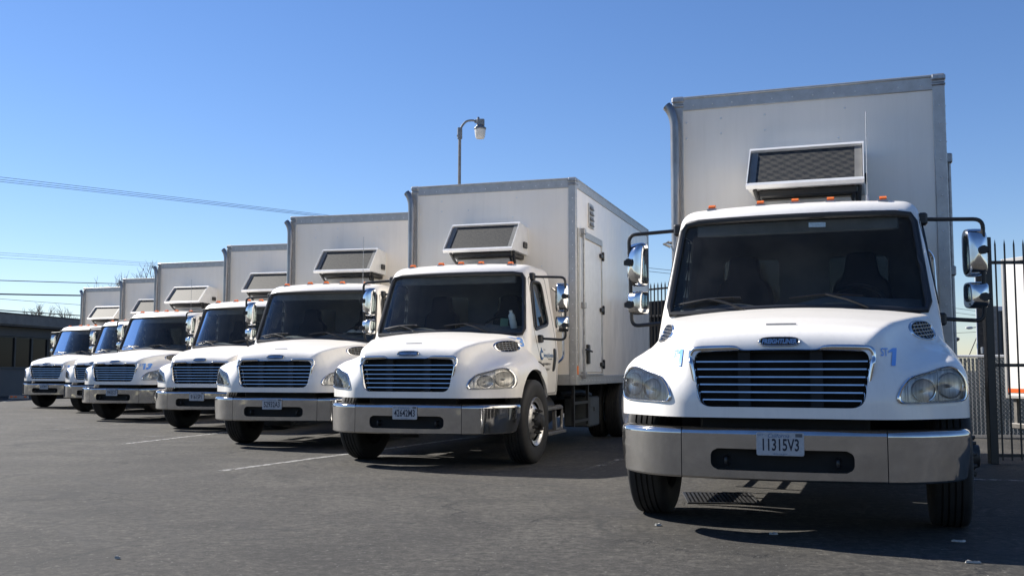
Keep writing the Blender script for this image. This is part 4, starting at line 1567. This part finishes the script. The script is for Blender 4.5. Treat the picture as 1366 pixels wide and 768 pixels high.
POS = [(1.765, 6.799, 19.765), (-1.225, 11.798, 17.872), (-3.441, 14.781, 14.017), (-5.809, 18.974, 15.279), (-8.826, 22.699, 19.054), (-11.088, 27.115, 13.903), (-13.891, 30.535, 17.407)]
LABEL = ['white box truck with plate 11315V3 and blue ST 1 on both sides of its grille',
         'white box truck with plate 42642M3, blue ST 3 and lettering on its door',
         'white box truck with plate 52932A3 parked beside the ST 3 truck',
         'white box truck with plate 91615P1 parked beside the ST 13 truck',
         'white box truck with blue ST 13 beside its sunlit grille',
         'white box truck almost hidden between the ST 13 and ST 16 trucks',
         'white box truck with blue ST 16 parked by the dark slate building']
PLATES = ['11315V3', '42642M3', '52932A3', '91615P1', '39K0523', None, '61X70Y1']
trucks = []
for i in range(7):
    t = truck if i == 0 else copy_tree(truck)
    trucks.append(t)
for i, t in enumerate(trucks):
    x, y, a = POS[i]
    t.location = (x, y, 0)
    t.rotation_euler = (0, 0, -R(a))
    tag(t, LABEL[i], 'truck', 'white box trucks parked in a row')
    kids = {c.name.split('.')[0]: c for c in t.children}
    steer = R((0, -2, 3, -1.5, 2, 0, 4)[i])
    for c in t.children:
        if c.name.startswith('wheel') and abs(c.location.y - WHEEL_Y) < .1:
            c.rotation_euler.z += steer
    pl = kids['number_plate']
    if PLATES[i]:
        m2 = MB()
        place_text(m2, PLATES[i], .108, .64, lambda u, v: (u, -.0128, .604 + v), offset=.0022)
        m2.build('plate_number', 'plate_ink', pl, 0)
    # antenna on some of the cabs
    if i in (0, 2, 4):
        p = march(cab_outer, (.57, 1.95, 3.0), (0, 0, -1), 0, 1.0, 300)
        m2 = MB().tube([(.57, 1.95, p[2] - .01), (.57, 1.95, p[2] + .06)], [.016, .010], 8).tube([(.57, 1.95, p[2] + .05), (.575, 1.95, p[2] + .76)], .004, 5)
        m2.build('antenna', 'zinc', t)
    # fleet numbers
    if i in (0, 4, 6):
        no = {0: '1', 4: '13', 6: '16'}[i]
        m2 = MB()
        fz = lambda x0, z0: (lambda u, v: tuple(on_hood_front(x0 + u, z0 + v, .010)))
        def one(x0, z0):
            f_ = fz(x0, z0)
            H_, w_ = .118, .026
            for k in range(8):
                a, b_ = H_ * k / 8, H_ * (k + 1) / 8
                sh = lambda q: .10 * q
                m2.add([f_(.012 + sh(a), a), f_(.012 + w_ + sh(a), a), f_(.012 + w_ + sh(b_), b_), f_(.012 + sh(b_), b_)], [(0, 1, 2, 3)])
            m2.add([f_(-.012 + .10 * .085, .085), f_(.0125 + .1 * .092, .092), f_(.0125 + .1 * H_, H_), f_(-.012 + .10 * .098, .098)], [(0, 1, 2, 3)])
        if i == 0:
            one(.690, 1.158)
            no = ''
        place_text(m2, 'ST', .075, .55, fz(.640, 1.222), align='LEFT', offset=.001, subdiv=3)
        if no: place_text(m2, no, .165, .70, fz(.690, 1.158), align='LEFT', offset=.011, shear=(.08 if i == 0 else -.35), subdiv=4)
        m2.build('fleet_number', 'blue_vinyl', t, 0)
        m2 = MB()
        place_text(m2, 'ST', .075, .55, fz(-.752, 1.222), align='LEFT', offset=.001, subdiv=3)
        if i == 0: one(-.706, 1.158)
        if no: place_text(m2, no, .165, .70, fz(-.706, 1.158), align='LEFT', offset=.011, shear=(.08 if i == 0 else -.35), subdiv=4)
        m2.build('fleet_number', 'blue_vinyl', t, 0)
    if i == 1:
        m2 = MB()
        fs_ = lambda y0, z0: (lambda u, v: tuple(hood_side(y0 + u, z0 + v, .008)))
        place_text(m2, 'ST', .055, .9, fs_(1.10, 1.500), align='LEFT', subdiv=3)
        place_text(m2, '3', .15, 1.9, fs_(1.165, 1.425), align='LEFT', offset=.004, subdiv=4)
        m2.build('fleet_number', 'blue_vinyl', t, 0)
        dr = [c for c in t.children if c.name.startswith('door') and c.data and np.mean([v.co.x for v in c.data.vertices]) > 0][0]
        fd = lambda y0, z0: (lambda u, v: tuple(on_cab_side(y0 + u, z0 + v, 1, .004)))
        m2 = MB()
        place_text(m2, 'Serving & Donation', .075, .78, fd(1.92, 1.30), align='LEFT', offset=.002)
        ring = [(1.83 + .055 * math.cos(a), 1.325 + .055 * math.sin(a)) for a in np.linspace(.7, 5.6, 14)]
        m2.tube([on_cab_side(y, z, 1, .003) for y, z in ring], .012, 5)
        m2.tube([on_cab_side(1.83, z, 1, .003) for z in (1.36, 1.42)], [.02, .004], 5)
        m2.build('door_logo', 'dark_blue_vinyl', dr, 0)
        m2 = MB()
        # three small lines, too fine in the photograph to be read: only the letter strokes
        for y0, y1, z, h_ in ((1.93, 2.02, 1.385, .018), (2.13, 2.30, 1.268, .018), (1.88, 2.24, 1.195, .030), (1.93, 2.20, 1.125, .030)):
            y_ = y0
            while y_ < y1:
                w_ = rng.uniform(.010, .018)
                m2.add([fd(0, 0)(y_, z), fd(0, 0)(y_ + w_, z), fd(0, 0)(y_ + w_, z + h_), fd(0, 0)(y_, z + h_)], [(0, 1, 2, 3)])
                y_ += w_ + rng.choice((.006, .006, .006, .02))
        m2.build('door_lettering', 'grey_vinyl', dr, 0)
    if i == 0:
        m2 = MB()
        m2.add([tuple(on_cab_front(x, z, .0) + np.array([0, .004, 0])) for x, z in ((.12, 2.275), (.25, 2.272), (.25, 2.312), (.12, 2.315))], [(0, 1, 2, 3)])
        m2.build('windshield_sticker', 'sticker', t, 0)
        # this truck's screen takes the colour with the optical moire painted in
        un = kids['cooling_unit']
        for c in un.children:
            if c.name.startswith('condenser_screen'):
                me = c.data.copy(); me.materials.clear(); me.materials.append(MATS['screen_moire']); c.data = me
                c.name = 'condenser_screen'

# ------------------------------------------------------------------ painted stall lines
def stripe(name, a, b_, w, label, mat='worn_paint', group='white parking stall lines'):
    a, b_ = Vector((*a, 0)), Vector((*b_, 0))
    d = (b_ - a).normalized()
    n = Vector((-d.y, d.x, 0)) * w / 2
    k = max(2, int((b_ - a).length / .25))
    m2 = MB()
    L0 = [a + (b_ - a) * i / k + n * (1 + rng.uniform(-.12, .12)) + Vector((0, 0, .004)) for i in range(k + 1)]
    L1 = [a + (b_ - a) * i / k - n * (1 + rng.uniform(-.12, .12)) + Vector((0, 0, .004)) for i in range(k + 1)]
    m2.bridge([L0, L1], False)
    o = m2.build(name, mat, None, 0)
    tag(o, kind='structure')
    return o
def dirv(a):
    return Vector((math.sin(R(a)), math.cos(R(a))))
for px, py, az, ln, w, mat in ((295, 628, 24, 6.5, .11, 'worn_paint'), (165, 592, 14, 7.0, .11, 'worn_paint'), (776, 628, 22, 6.0, .12, 'faint_paint'), (66, 573, 16, 6.0, .12, 'faint_paint'),
                              (20, 532, 160, 4.0, .14, 'worn_paint'), (1366, 641, 285, .55, .10, 'worn_paint')):
    g = Vector(ground_pt(px, py))
    stripe('parking_line', g, g + dirv(az) * ln, w, None, mat)
# scraps of older, half worn off paint in front of the far trucks
for px, py, w_, h_ in ((70, 557, 60, 1.2), (150, 559, 50, 1.0), (110, 566, 80, 1.0), (230, 574, 60, .9), (190, 581, 40, .8), (250, 588, 50, .6)):
    g0, g1 = Vector(ground_pt(px - w_ / 2, py)), Vector(ground_pt(px + w_ / 2, py + 1.0))
    stripe('faded_marking', g0, g1, .16, None, 'faint_paint')

# ------------------------------------------------------------------ slate building on the far left
bx, by0, by1 = -22.45, 34.0, 66.0
bld = empty('slate_building', (-22.3, 44.8, 0), -math.atan2(.8, 6.2))
tag(bld, 'low dark slate grey building with flat roof and dark windows behind the trucks', 'building')
# local: y along the wall, x outwards (towards the lot)
wins = [(-.30, 1.02), (1.12, 2.28), (2.40, 3.55), (3.70, 4.80), (9.0, 10.2), (10.3, 11.5)]
wz0, wz1 = 1.28, 2.58
y_ = -10.0
for k, (a, b_) in enumerate([(-10.0, -.42), (4.92, 8.88), (11.62, 20.0)]):
    MB().box(-9.0, 0.0, a, b_, 0, 3.05).build('wall', 'slate_wall', bld, 0)
for a, b_ in ((-.42, 4.92), (8.88, 11.62)):
    MB().box(-9.0, 0.0, a, b_, 0, wz0 - .06).build('wall', 'slate_wall', bld, 0)
    MB().box(-9.0, 0.0, a, b_, wz1 + .06, 3.05).build('wall', 'slate_wall', bld, 0)
    MB().box(-9.0, -.30, a, b_, wz0 - .06, wz1 + .06).build('room_back', 'screen_dark', bld, 0)
    MB().box(-.10, .05, a, b_, wz0 - .10, wz0 - .055, .006).build('window_sill', 'slate_wall', bld)
for a, b_ in wins:
    fr = MB()
    a0, b0 = a - .055, b_ + .055
    fr.box(-.14, -.05, a0, a, wz0 - .05, wz1 + .05).box(-.14, -.05, b_, b0, wz0 - .05, wz1 + .05)
    fr.box(-.14, -.049, a, b_, wz0 - .05, wz0).box(-.14, -.049, a, b_, wz1, wz1 + .05)
    w_ = fr.build('window', 'window_frame_dark', bld, 0)
    MB().box(-.115, -.105, a, b_, wz0, wz1).build('pane', 'building_glass', w_, 0)
    if a < 4:
        mm = (a + b_) / 2
        MB().box(-.26, -.22, mm - .30, mm + .12, wz0, wz1).build('curtain', 'interior_grey', w_, 0)
MB().box(-9.3, .55, -10.3, 20.3, 3.05, 3.11).build('soffit', 'roof_dark', bld, 0)
MB().box(-9.3, .60, -10.4, 20.4, 3.11, 3.58, .02).build('roof', 'roof_fascia', bld)
MB().box(-9.3, .63, -10.42, 20.42, 3.56, 3.62, .01).build('roof_flashing', 'roof_dark', bld)
# concrete wheel stop with reflectors at its foot
p0 = Vector((*ground_pt(13, 531.5), 0)); p1 = Vector((*ground_pt(37, 531.5), 0))
L = (p1 - p0).length
ws_ = empty('wheel_stop', (p0.x, p0.y, 0), math.atan2(p1.y - p0.y, p1.x - p0.x))
tag(ws_, 'low concrete wheel stop with orange reflectors at the foot of the slate building', 'wheel stop')
MB().prism([(0, -.10, 0), (0, -.07, .13), (0, .07, .13), (0, .10, 0)], (L, 0, 0)).build('block', 'concrete', ws_)
for q in (.16, .38, .92):
    MB().box(L * q - .05, L * q + .05, -.105, -.085, .05, .11, .005).build('reflector', 'orange_plastic', ws_)

# ------------------------------------------------------------------ yard lamp
yl = at_depth(612, 330, 22.0)
yard = empty('yard_lamp', (yl.x, yl.y, 0))
tag(yard, 'thin yard lamp with curved arm rising behind the ST 3 truck', 'lamp')
zt = at_depth(614, 172, 22.0).z
x0 = 0.0
MB().tube([(0, 0, 0), (.0, 0, 3.0), (.012, 0, zt)], [.05, .038, .032], 10).build('pole', 'galvanised', yard)
MB().tube([(.012, 0, zt - .22), (.012, 0, zt + .02)], .055, 10).tube([(-.05, -.03, zt - .16), (.06, -.03, zt - .16)], .02, 6).build('sleeve', 'lamp_metal', yard)
MB().tube(smooth_path([(.012, 0, zt - .05), (.06, 0, zt + .06), (.15, 0, zt + .16), (.26, 0, zt + .185), (.36, 0, zt + .175)], 5), .024, 8).build('arm', 'lamp_metal', yard)
hx = .455
h_ = MB()
h_.lathe([(zt - .02, .125), (zt + .005, .135), (zt + .02, .13), (zt + .06, .085), (zt + .09, .075)], 24, 'z', (hx, 0, 0))
h_.box(hx - .075, hx + .095, -.07, .07, zt + .07, zt + .21, .015)
h_.tube([(hx - .04, 0, zt + .2), (hx - .04, 0, zt + .26)], [.035, .022], 8)
h_.box(.33, .40, -.03, .03, zt + .13, zt + .20, .01)
h_.build('housing', 'lamp_metal', yard)
MB().lathe([(zt - .015, .122), (zt - .10, .116), (zt - .19, .100), (zt - .215, .085), (zt - .218, .01)], 24, 'z', (hx, 0, 0)).build('diffuser', 'lamp_plastic', yard)

# ------------------------------------------------------------------ black picket gate on the right
def picket_fence(name, a, b_, n, top, rails, label, post=True, th=.016):
    a, b_ = Vector((*a, 0)), Vector((*b_, 0))
    d = b_ - a
    L = d.length
    root = empty(name, tuple(a), math.atan2(d.y, d.x))
    tag(root, label, 'fence')
    for z in rails:
        MB().box(0, L, -.02, .02, z - .02, z + .02, .003).build('rail', 'black_metal', root)
    me = MB()
    me.box(-th / 2, th / 2, -.03 - th, -.03, .04, top - .07)
    me.add([(-th / 2, -.03 - th, top - .07), (th / 2, -.03 - th, top - .07), (th / 2, -.03, top - .07), (-th / 2, -.03, top - .07), (0, -.03 - th / 2, top)], [(0, 1, 4), (1, 2, 4), (2, 3, 4), (3, 0, 4)])
    mesh = me.mesh('picket', 0)
    for i in range(n):
        o = link('picket', mesh, 'black_metal', root)
        o.location = (.10 + (L - .12) * i / max(1, n - 1), .030 + th / 2 - .001 - .02, 0)
    if post:
        MB().box(-.055, .045, -.05, .05, 0, top + .02, .006).build('post', 'black_metal', root)
    return root
g0 = ground_pt(1326, 618)
picket_fence('picket_fence', g0, (g0[0] + 3.3, g0[1] - .12), 29, 2.74, (2.45, 1.19, .10), 'black steel picket fence with a thick end post beside the ST 1 truck')
pf = at_depth(862, 400, 22.5)
root = picket_fence('picket_fence', (pf.x - .6, pf.y + .9), (pf.x + 1.6, pf.y - 2.3), 34, at_depth(876, 375, 22.0).z, (at_depth(876, 384, 22.0).z, 2.3, .3), 'black steel picket fence in the gap between the ST 1 and ST 3 trucks', True, .02)
MB().box(.02, 3.85, .03, .05, .05, at_depth(876, 400, 22.0).z).build('privacy_screen', 'screen_dark', root)

# ------------------------------------------------------------------ slatted chain-link fence beyond
c0 = Vector((*ground_pt(1262, 583), 0)); c1 = c0 + Vector((9.0, -.5, 0))
cl = empty('chain_link_fence', tuple(c0), math.atan2(c1.y - c0.y, c1.x - c0.x))
tag(cl, 'grey blue slatted chain-link fence beyond the picket fence', 'fence')
FH = at_depth(1300, 475, c0.y).z
L = (c1 - c0).length
m2 = MB()
k = 0
x = 0.0
while x < L:
    m2.box(x, x + .052, .0, .004, .05, FH - .03)
    x += .066
m2.build('privacy_slats', 'slat_plastic', cl, 0)['kind'] = 'stuff'
m2 = MB()
s_ = .066
x = -FH
while x < L:
    for sg in (1, -1):
        pts = []
        xa_, xb_ = (x, x + FH * .9) if sg > 0 else (x + FH * .9, x)
        za, zb = .04, FH - .03
        # clip to the fence length
        def zat(q): return za + (zb - za) * (q - xa_) / (xb_ - xa_)
        lo_, hi_ = max(0, min(xa_, xb_)), min(L, max(xa_, xb_))
        if hi_ - lo_ > .02:
            y__ = -.004 if sg > 0 else -.007
            m2.tube([(lo_, y__, zat(lo_)), (hi_, y__, zat(hi_))], .0024, 3, caps=False)
    x += s_
m2.build('wire_mesh', 'zinc', cl, 0)['kind'] = 'stuff'
MB().tube([(0, 0, FH), (L, 0, FH)], .024, 8).build('top_rail', 'white_metal', cl)
for q in range(4):
    MB().tube([(.1 + q * 2.9, .03, 0), (.1 + q * 2.9, .03, FH + .02)], .03, 8).build('post', 'galvanised', cl)

# ------------------------------------------------------------------ white box trailer behind the fence
tl = at_depth(1343, 560, 15.6)
tr = empty('white_trailer', (tl.x, tl.y, 0), R(-75))
tag(tr, 'white box trailer with an orange stripe seen through the picket fence', 'trailer')
zt_, zb_ = at_depth(1345, 346, 15.6).z, at_depth(1345, 531, 15.6).z
MB().box(.012, 2.4, 0.012, 2.2, zb_ + .012, zt_ - .02).build('body', 'trailer_paint', tr, 0)
MB().box(-.004, .05, -.004, .05, zb_, zt_, .006).build('corner_post', 'aluminium', tr)
MB().box(.05, 2.4, -.004, .05, zt_ - .06, zt_, .006).build('roof_rail', 'aluminium', tr)
MB().box(.05, 2.4, -.002, .05, zb_, zb_ + .05, .006).build('bottom_rail', 'aluminium', tr)
MB().box(.055, 2.39, .004, .014, zb_ + .09, zb_ + .15).build('stripe', 'red_band', tr, 0)
MB().box(.10, .16, .05, .11, .34, zb_).build('bumper_hanger', 'galvanised', tr)
MB().box(1.9, 1.96, .05, .11, .34, zb_).build('bumper_hanger', 'galvanised', tr)
MB().box(.06, 2.3, .0, .10, .26, .34, .01).build('rear_bumper', 'galvanised', tr)
for q in (.35, 2.0):
    t_ = MB().lathe([(-.11, .22), (-.12, .38), (-.09, .42), (.09, .42), (.12, .38), (.11, .22)], 28, 'x').build('wheel', 'rubber', tr)
    t_.location = (q, 1.4, .42)
    MB().lathe([(-.08, .01), (-.08, .21), (-.11, .22)], 24, 'x').build('rim', 'zinc', t_)
MB().tube([(.35, 1.4, .42), (2.0, 1.4, .42)], .05, 8).build('axle', 'under_black', tr)
# dark container further back
ct = at_depth(1328, 500, 24.0)
cn = empty('container', (ct.x, 24.0, 0), R(-30))
tag(cn, 'dark grey cargo container rising above the slatted fence', 'container')
zc = at_depth(1330, 408, 24.0).z
m2 = MB()
for k in range(26):
    x = .1 + k * .105
    m2.box(x, x + .055, .008, .05, .2, zc - .12)
m2.build('corrugated_wall', 'container_paint', cn, 0)
MB().box(.03, 3.0, .05, 5.5, .15, zc - .02).build('shell', 'container_paint', cn, 0)
MB().box(-.02, .10, -.01, .10, .0, zc, .01).build('corner_post', 'galvanised', cn)
MB().box(.10, 3.0, -.008, .10, zc - .12, zc - .002, .01).build('top_rail', 'white_metal', cn)
MB().box(.10, 3.0, -.008, .10, .0, .18, .01).build('bottom_rail', 'galvanised', cn)

# ------------------------------------------------------------------ utility pole and street lamp on the right
up = at_depth(1309, 470, 45.0)
pole = empty('utility_pole', (up.x, 45.0, 0))
tag(pole, 'brown wooden utility pole behind the slatted fence', 'utility pole')
ph = at_depth(1309, 322, 45.0).z
MB().tube([(0, 0, 0), (0, 0, ph)], [.17, .14], 12).build('pole', 'wood_pole', pole)
MB().box(.12, .20, -.85, .85, ph - .55, ph - .43).build('crossarm', 'wood_pole', pole)
for q in (-.7, -.3, .3, .7):
    MB().lathe([(ph - .43, .03), (ph - .38, .05), (ph - .33, .035), (ph - .29, .045), (ph - .27, .01)], 10, 'z', (.16, q, 0)).build('insulator', 'lamp_plastic', pole)
MB().tube([(-.19, -.05, 1.6), (-.16, -.05, ph - .8)], .03, 8).build('conduit', 'white_metal', pole)
MB().box(-.10, .22, -.34, -.14, at_depth(1309, 472, 45).z, at_depth(1309, 466, 45).z + .1, .02).build('junction_box', 'lamp_metal', pole)
MB().tube([(-.12, 0, at_depth(0, 446, 45).z), (-1.35, .0, 0)], .02, 6).build('guy_wire', 'cable', pole)
sl = at_depth(1304, 437, 110.0)
slp = empty('street_lamp', (sl.x + .4, 110.0, 0))
tag(slp, 'distant street lamp with a pale cobra head beside the utility pole', 'street lamp')
zz = sl.z
MB().tube([(0, 0, 0), (0, 0, zz)], [.10, .07], 8).build('pole', 'galvanised', slp)
MB().tube([(0, 0, zz - .1), (-.5, 0, zz + .05), (-.9, 0, zz + .02)], .045, 6).build('arm', 'galvanised', slp)
MB().lathe([(-.42, .02), (-.40, .10), (-.1, .17), (.25, .13), (.38, .03)], 12, 'x', (-1.25, 0, zz)).build('head', 'lamp_plastic', slp)

# ------------------------------------------------------------------ overhead wires
def wire(pA, pB, sag, r, label, n=16):
    pts = []
    for i in range(n + 1):
        t = i / n
        p = Vector(pA).lerp(Vector(pB), t)
        p.z -= sag * 4 * t * (1 - t)
        pts.append(p)
    o = MB().tube(pts, r, 5).build('power_line', 'cable', None, 180)
    tag(o, label, 'wire', 'overhead wires')
    return o
def wire_px(a, b_, Ya, Yb, sag, r, label, ea=.55, eb=.85):
    # extend both ends well past the frame or behind the trucks
    A, B = at_depth(*a, Ya), at_depth(*b_, Yb)
    d = B - A
    wire(A - d * ea, B + d * eb, sag, r, label)
for dy, wh in ((0, 'topmost'), (3.2, 'middle'), (6.0, 'lowest')):
    wire_px((0, 237.5 + dy), (435, 288 + dy * .5), 60, 78, -.08, .014, wh + ' of the three thin high wires above the row of trucks')
for dy, wh in ((0, 'topmost'), (3.0, 'middle'), (7.0, 'lowest')):
    wire_px((0, 338 + dy), (205, 352 + dy * .6), 90, 110, -.1, .013, wh + ' of three very thin far wires over the bare trees')
wire_px((0, 373.2), (158, 377.5), 70, 80, .05, .030, 'single dark wire just above the lowest truck roofs')
wire_px((0, 391.8), (108, 393.6), 60, 64, .02, .045, 'thick black cable above the slate building')
wire_px((0, 398), (108, 406), 66, 70, .03, .014, 'thin pale wire under the thick black cable')
wire_px((0, 413.0), (106, 420.0), 55, 60, .03, .030, 'upper of two black wires skimming the slate building roof')
wire_px((0, 416.5), (106, 425.0), 55, 60, .03, .026, 'lower of two black wires skimming the slate building roof')
for dy, wh in ((0, 'upper'), (4.5, 'lower')):
    wire_px((862, 357 + dy), (900, 361 + dy), 80, 82, 0, .018, wh + ' thin wire in the gap between the ST 1 and ST 3 trucks', 3, 5)
for a, b_, wh in (((1275, 411), (1340, 420), 'topmost'), ((1275, 444), (1340, 441), 'lowest'), ((1275, 417), (1345, 426), 'middle')):
    wire_px(a, b_, 70, 72, 0, .014, wh + ' thin wire passing behind the utility pole', 1.5, 2)

# ------------------------------------------------------------------ bare trees behind the building
def bare_tree(px, top_y, Y, spread, seed, label):
    r = random.Random(seed)
    top = at_depth(px, top_y, Y)
    H = top.z
    root = empty('bare_tree', (top.x, Y, 0))
    tag(root, label, 'tree', 'leafless trees behind the trucks')
    tk = MB()
    fork = H * .55
    tk.tube([(0, 0, 0), (r.uniform(-.1, .1), 0, fork * .5), (0, 0, fork)], [.16, .12, .09], 8)
    tk.build('trunk', 'bark', root)
    cr = MB()
    def grow(p, d, ln, rad, lvl):
        pts = [p]
        q = p.copy()
        dd = d.copy()
        for _ in range(3):
            dd = (dd + Vector((r.uniform(-.35, .35), r.uniform(-.35, .35), r.uniform(-.05, .3)))).normalized()
            q = q + dd * ln / 3
            pts.append(q.copy())
        cr.tube(pts, [rad, rad * .8, rad * .62, rad * .4], 4 if lvl < 3 else 3, caps=False)
        if lvl >= 4:
            return
        for _ in range(r.choice((3, 4)) if lvl < 3 else 3):
            t = r.choice((1, 2, 3, 3))
            nd_ = (dd + Vector((r.uniform(-1, 1) * spread, r.uniform(-1, 1) * spread, r.uniform(-.2, .6)))).normalized()
            grow(pts[t], nd_, ln * r.uniform(.55, .8), rad * .55, lvl + 1)
    for k in range(5):
        a = 2 * math.pi * k / 5 + r.uniform(0, 1)
        grow(Vector((0, 0, fork * r.uniform(.85, 1))), Vector((math.cos(a) * spread, math.sin(a) * spread, .8)).normalized(), H * .21, .08, 1)
    cr.build('crown', 'bark', root, 180)
bare_tree(48, 402, 62, .8, 3, 'low leafless tree with a rounded twiggy crown behind the slate building')
bare_tree(92, 410, 66, .8, 5, 'smaller leafless tree behind the slate building next to the truck row')
bare_tree(158, 362, 60, .7, 8, 'leafless tree whose twigs show between two truck roofs')
bare_tree(198, 350, 58, .7, 12, 'taller leafless tree beside the ST 13 truck roof')
bare_tree(1325, 452, 60, .7, 15, 'leafless bush beside the utility pole beyond the slatted fence')

# ------------------------------------------------------------------ small things
bt = trucks[1]
def in_truck(i, p):
    x, y, a = POS[i]
    c_, s_ = math.cos(R(a)), math.sin(R(a))
    return Vector((x + c_ * p[0] + s_ * p[1], y - s_ * p[0] + c_ * p[1], p[2]))
p = in_truck(1, (.80, 1.60, 1.66))
bo = empty('water_bottle', tuple(p), .4)
tag(bo, 'pale plastic bottle leaning on the dashboard of the ST 3 truck', 'bottle')
m2 = MB().lathe([(0, .005), (0, .045), (.02, .052), (.13, .052), (.15, .047), (.17, .052), (.24, .050), (.27, .03), (.285, .022), (.30, .022)], 20, 'z')
b1 = m2.build('bottle_body', 'bottle_plastic', bo); b1.rotation_euler = (0, -.18, 0)
c1_ = MB().lathe([(.292, .025), (.325, .025), (.327, .005)], 14, 'z').build('cap', 'white_metal', bo); c1_.rotation_euler = (0, -.18, 0)
bo.scale = (.85, .85, .72)
p = in_truck(1, (.66, 1.60, 1.665))
o = MB().prism([(-.05, 0, 0), (.05, .02, 0), (.06, .06, .13), (-.04, .04, .13)], (0, .004, 0)).build('parking_card', 'green_card', None, 0)
o.location = p
tag(o, 'green card propped on the dashboard beside the bottle', 'card')
# folded vest on a dashboard
m2 = MB()
rows = []
r2 = random.Random(4)
for i in range(9):
    rows.append([(-.16 + .04 * i, -.10 + .03 * j, .02 + .05 * r2.random() * (1 if 0 < j < 6 and 0 < i < 8 else 0)) for j in range(7)])
m2.bridge(rows, False)
o = m2.build('folded_vest', 'vest_cloth', None, 180)
o.location = in_truck(2, (.62, 1.62, 1.70))
tag(o, 'crumpled pale cloth lying on the dashboard of the truck with plate 52932A3', 'cloth')
# drain grate below the first truck
ga = [Vector((*ground_pt(*q), 0)) for q in ((917, 671.5), (974, 671.5), (984, 657), (940, 657))]
m2 = MB()
e1 = (ga[1] - ga[0]).normalized(); Lg = .62; Wg = .42
dg = empty('drain_grate', tuple(ga[0]), R(-6))
tag(dg, 'dark steel drain grate set in the asphalt below the ST 1 truck', 'drain')
MB().box(0, Lg, 0, .03, .002, .014, .003).build('frame_bar', 'steel_grate', dg)
MB().box(0, Lg, .72, .75, .002, .014, .003).build('frame_bar', 'steel_grate', dg)
MB().box(0, .03, .03, .72, .002, .014, .003).build('frame_bar', 'steel_grate', dg)
MB().box(Lg - .03, Lg, .03, .72, .002, .014, .003).build('frame_bar', 'steel_grate', dg)
m2 = MB()
for k in range(15):
    m2.box(.045 + k * .036, .062 + k * .036, .03, .72, .003, .012)
for k in range(9):
    m2.box(.03, Lg - .03, .07 + k * .07, .082 + k * .07, .003, .010)
m2.build('grate_bars', 'steel_grate', dg, 0)['kind'] = 'stuff'
MB().box(.03, Lg - .03, .03, .72, .0015, .0025).build('pit', 'under_black', dg, 0)
# litter
def litter(px, py, w_, h_, seed, label):
    r = random.Random(seed)
    g = ground_pt(px, py)
    pts = []
    for k in range(14):
        a = 2 * math.pi * k / 14
        pts.append((w_ * math.cos(a) * r.uniform(.75, 1), h_ * math.sin(a) * r.uniform(.7, 1)))
    m2 = MB()
    lo_ = [(x, y, .004) for x, y in pts]
    hi_ = [(x * .9, y * .9, .008 + r.uniform(0, .012)) for x, y in pts]
    m2.bridge([lo_, hi_])
    m2.v.append((0, 0, .012)); c_ = len(m2.v) - 1
    for k in range(14):
        m2.f.append((14 + k, 14 + (k + 1) % 14, c_))
    o = m2.build('litter', 'litter_paper', None, 20)
    o.location = (g[0], g[1], 0)
    o.rotation_euler = (0, 0, r.uniform(-.3, .3))
    tag(o, label, 'litter', 'scraps on the asphalt')
litter(1279, 722.5, .055, .035, 1, 'flattened pale paper scrap in front of the ST 1 truck tyre')
litter(1298, 751, .05, .022, 2, 'thin pale scrap at the edge of the ST 1 truck shadow')
litter(1032, 713, .035, .02, 3, 'small pale scrap in the shadow under the ST 1 truck bumper')
litter(157, 745, .02, .014, 4, 'tiny pale scrap on open sunlit asphalt')
litter(878, 701, .03, .02, 5, 'small pale scrap beside the passenger side tyre of the ST 1 truck')
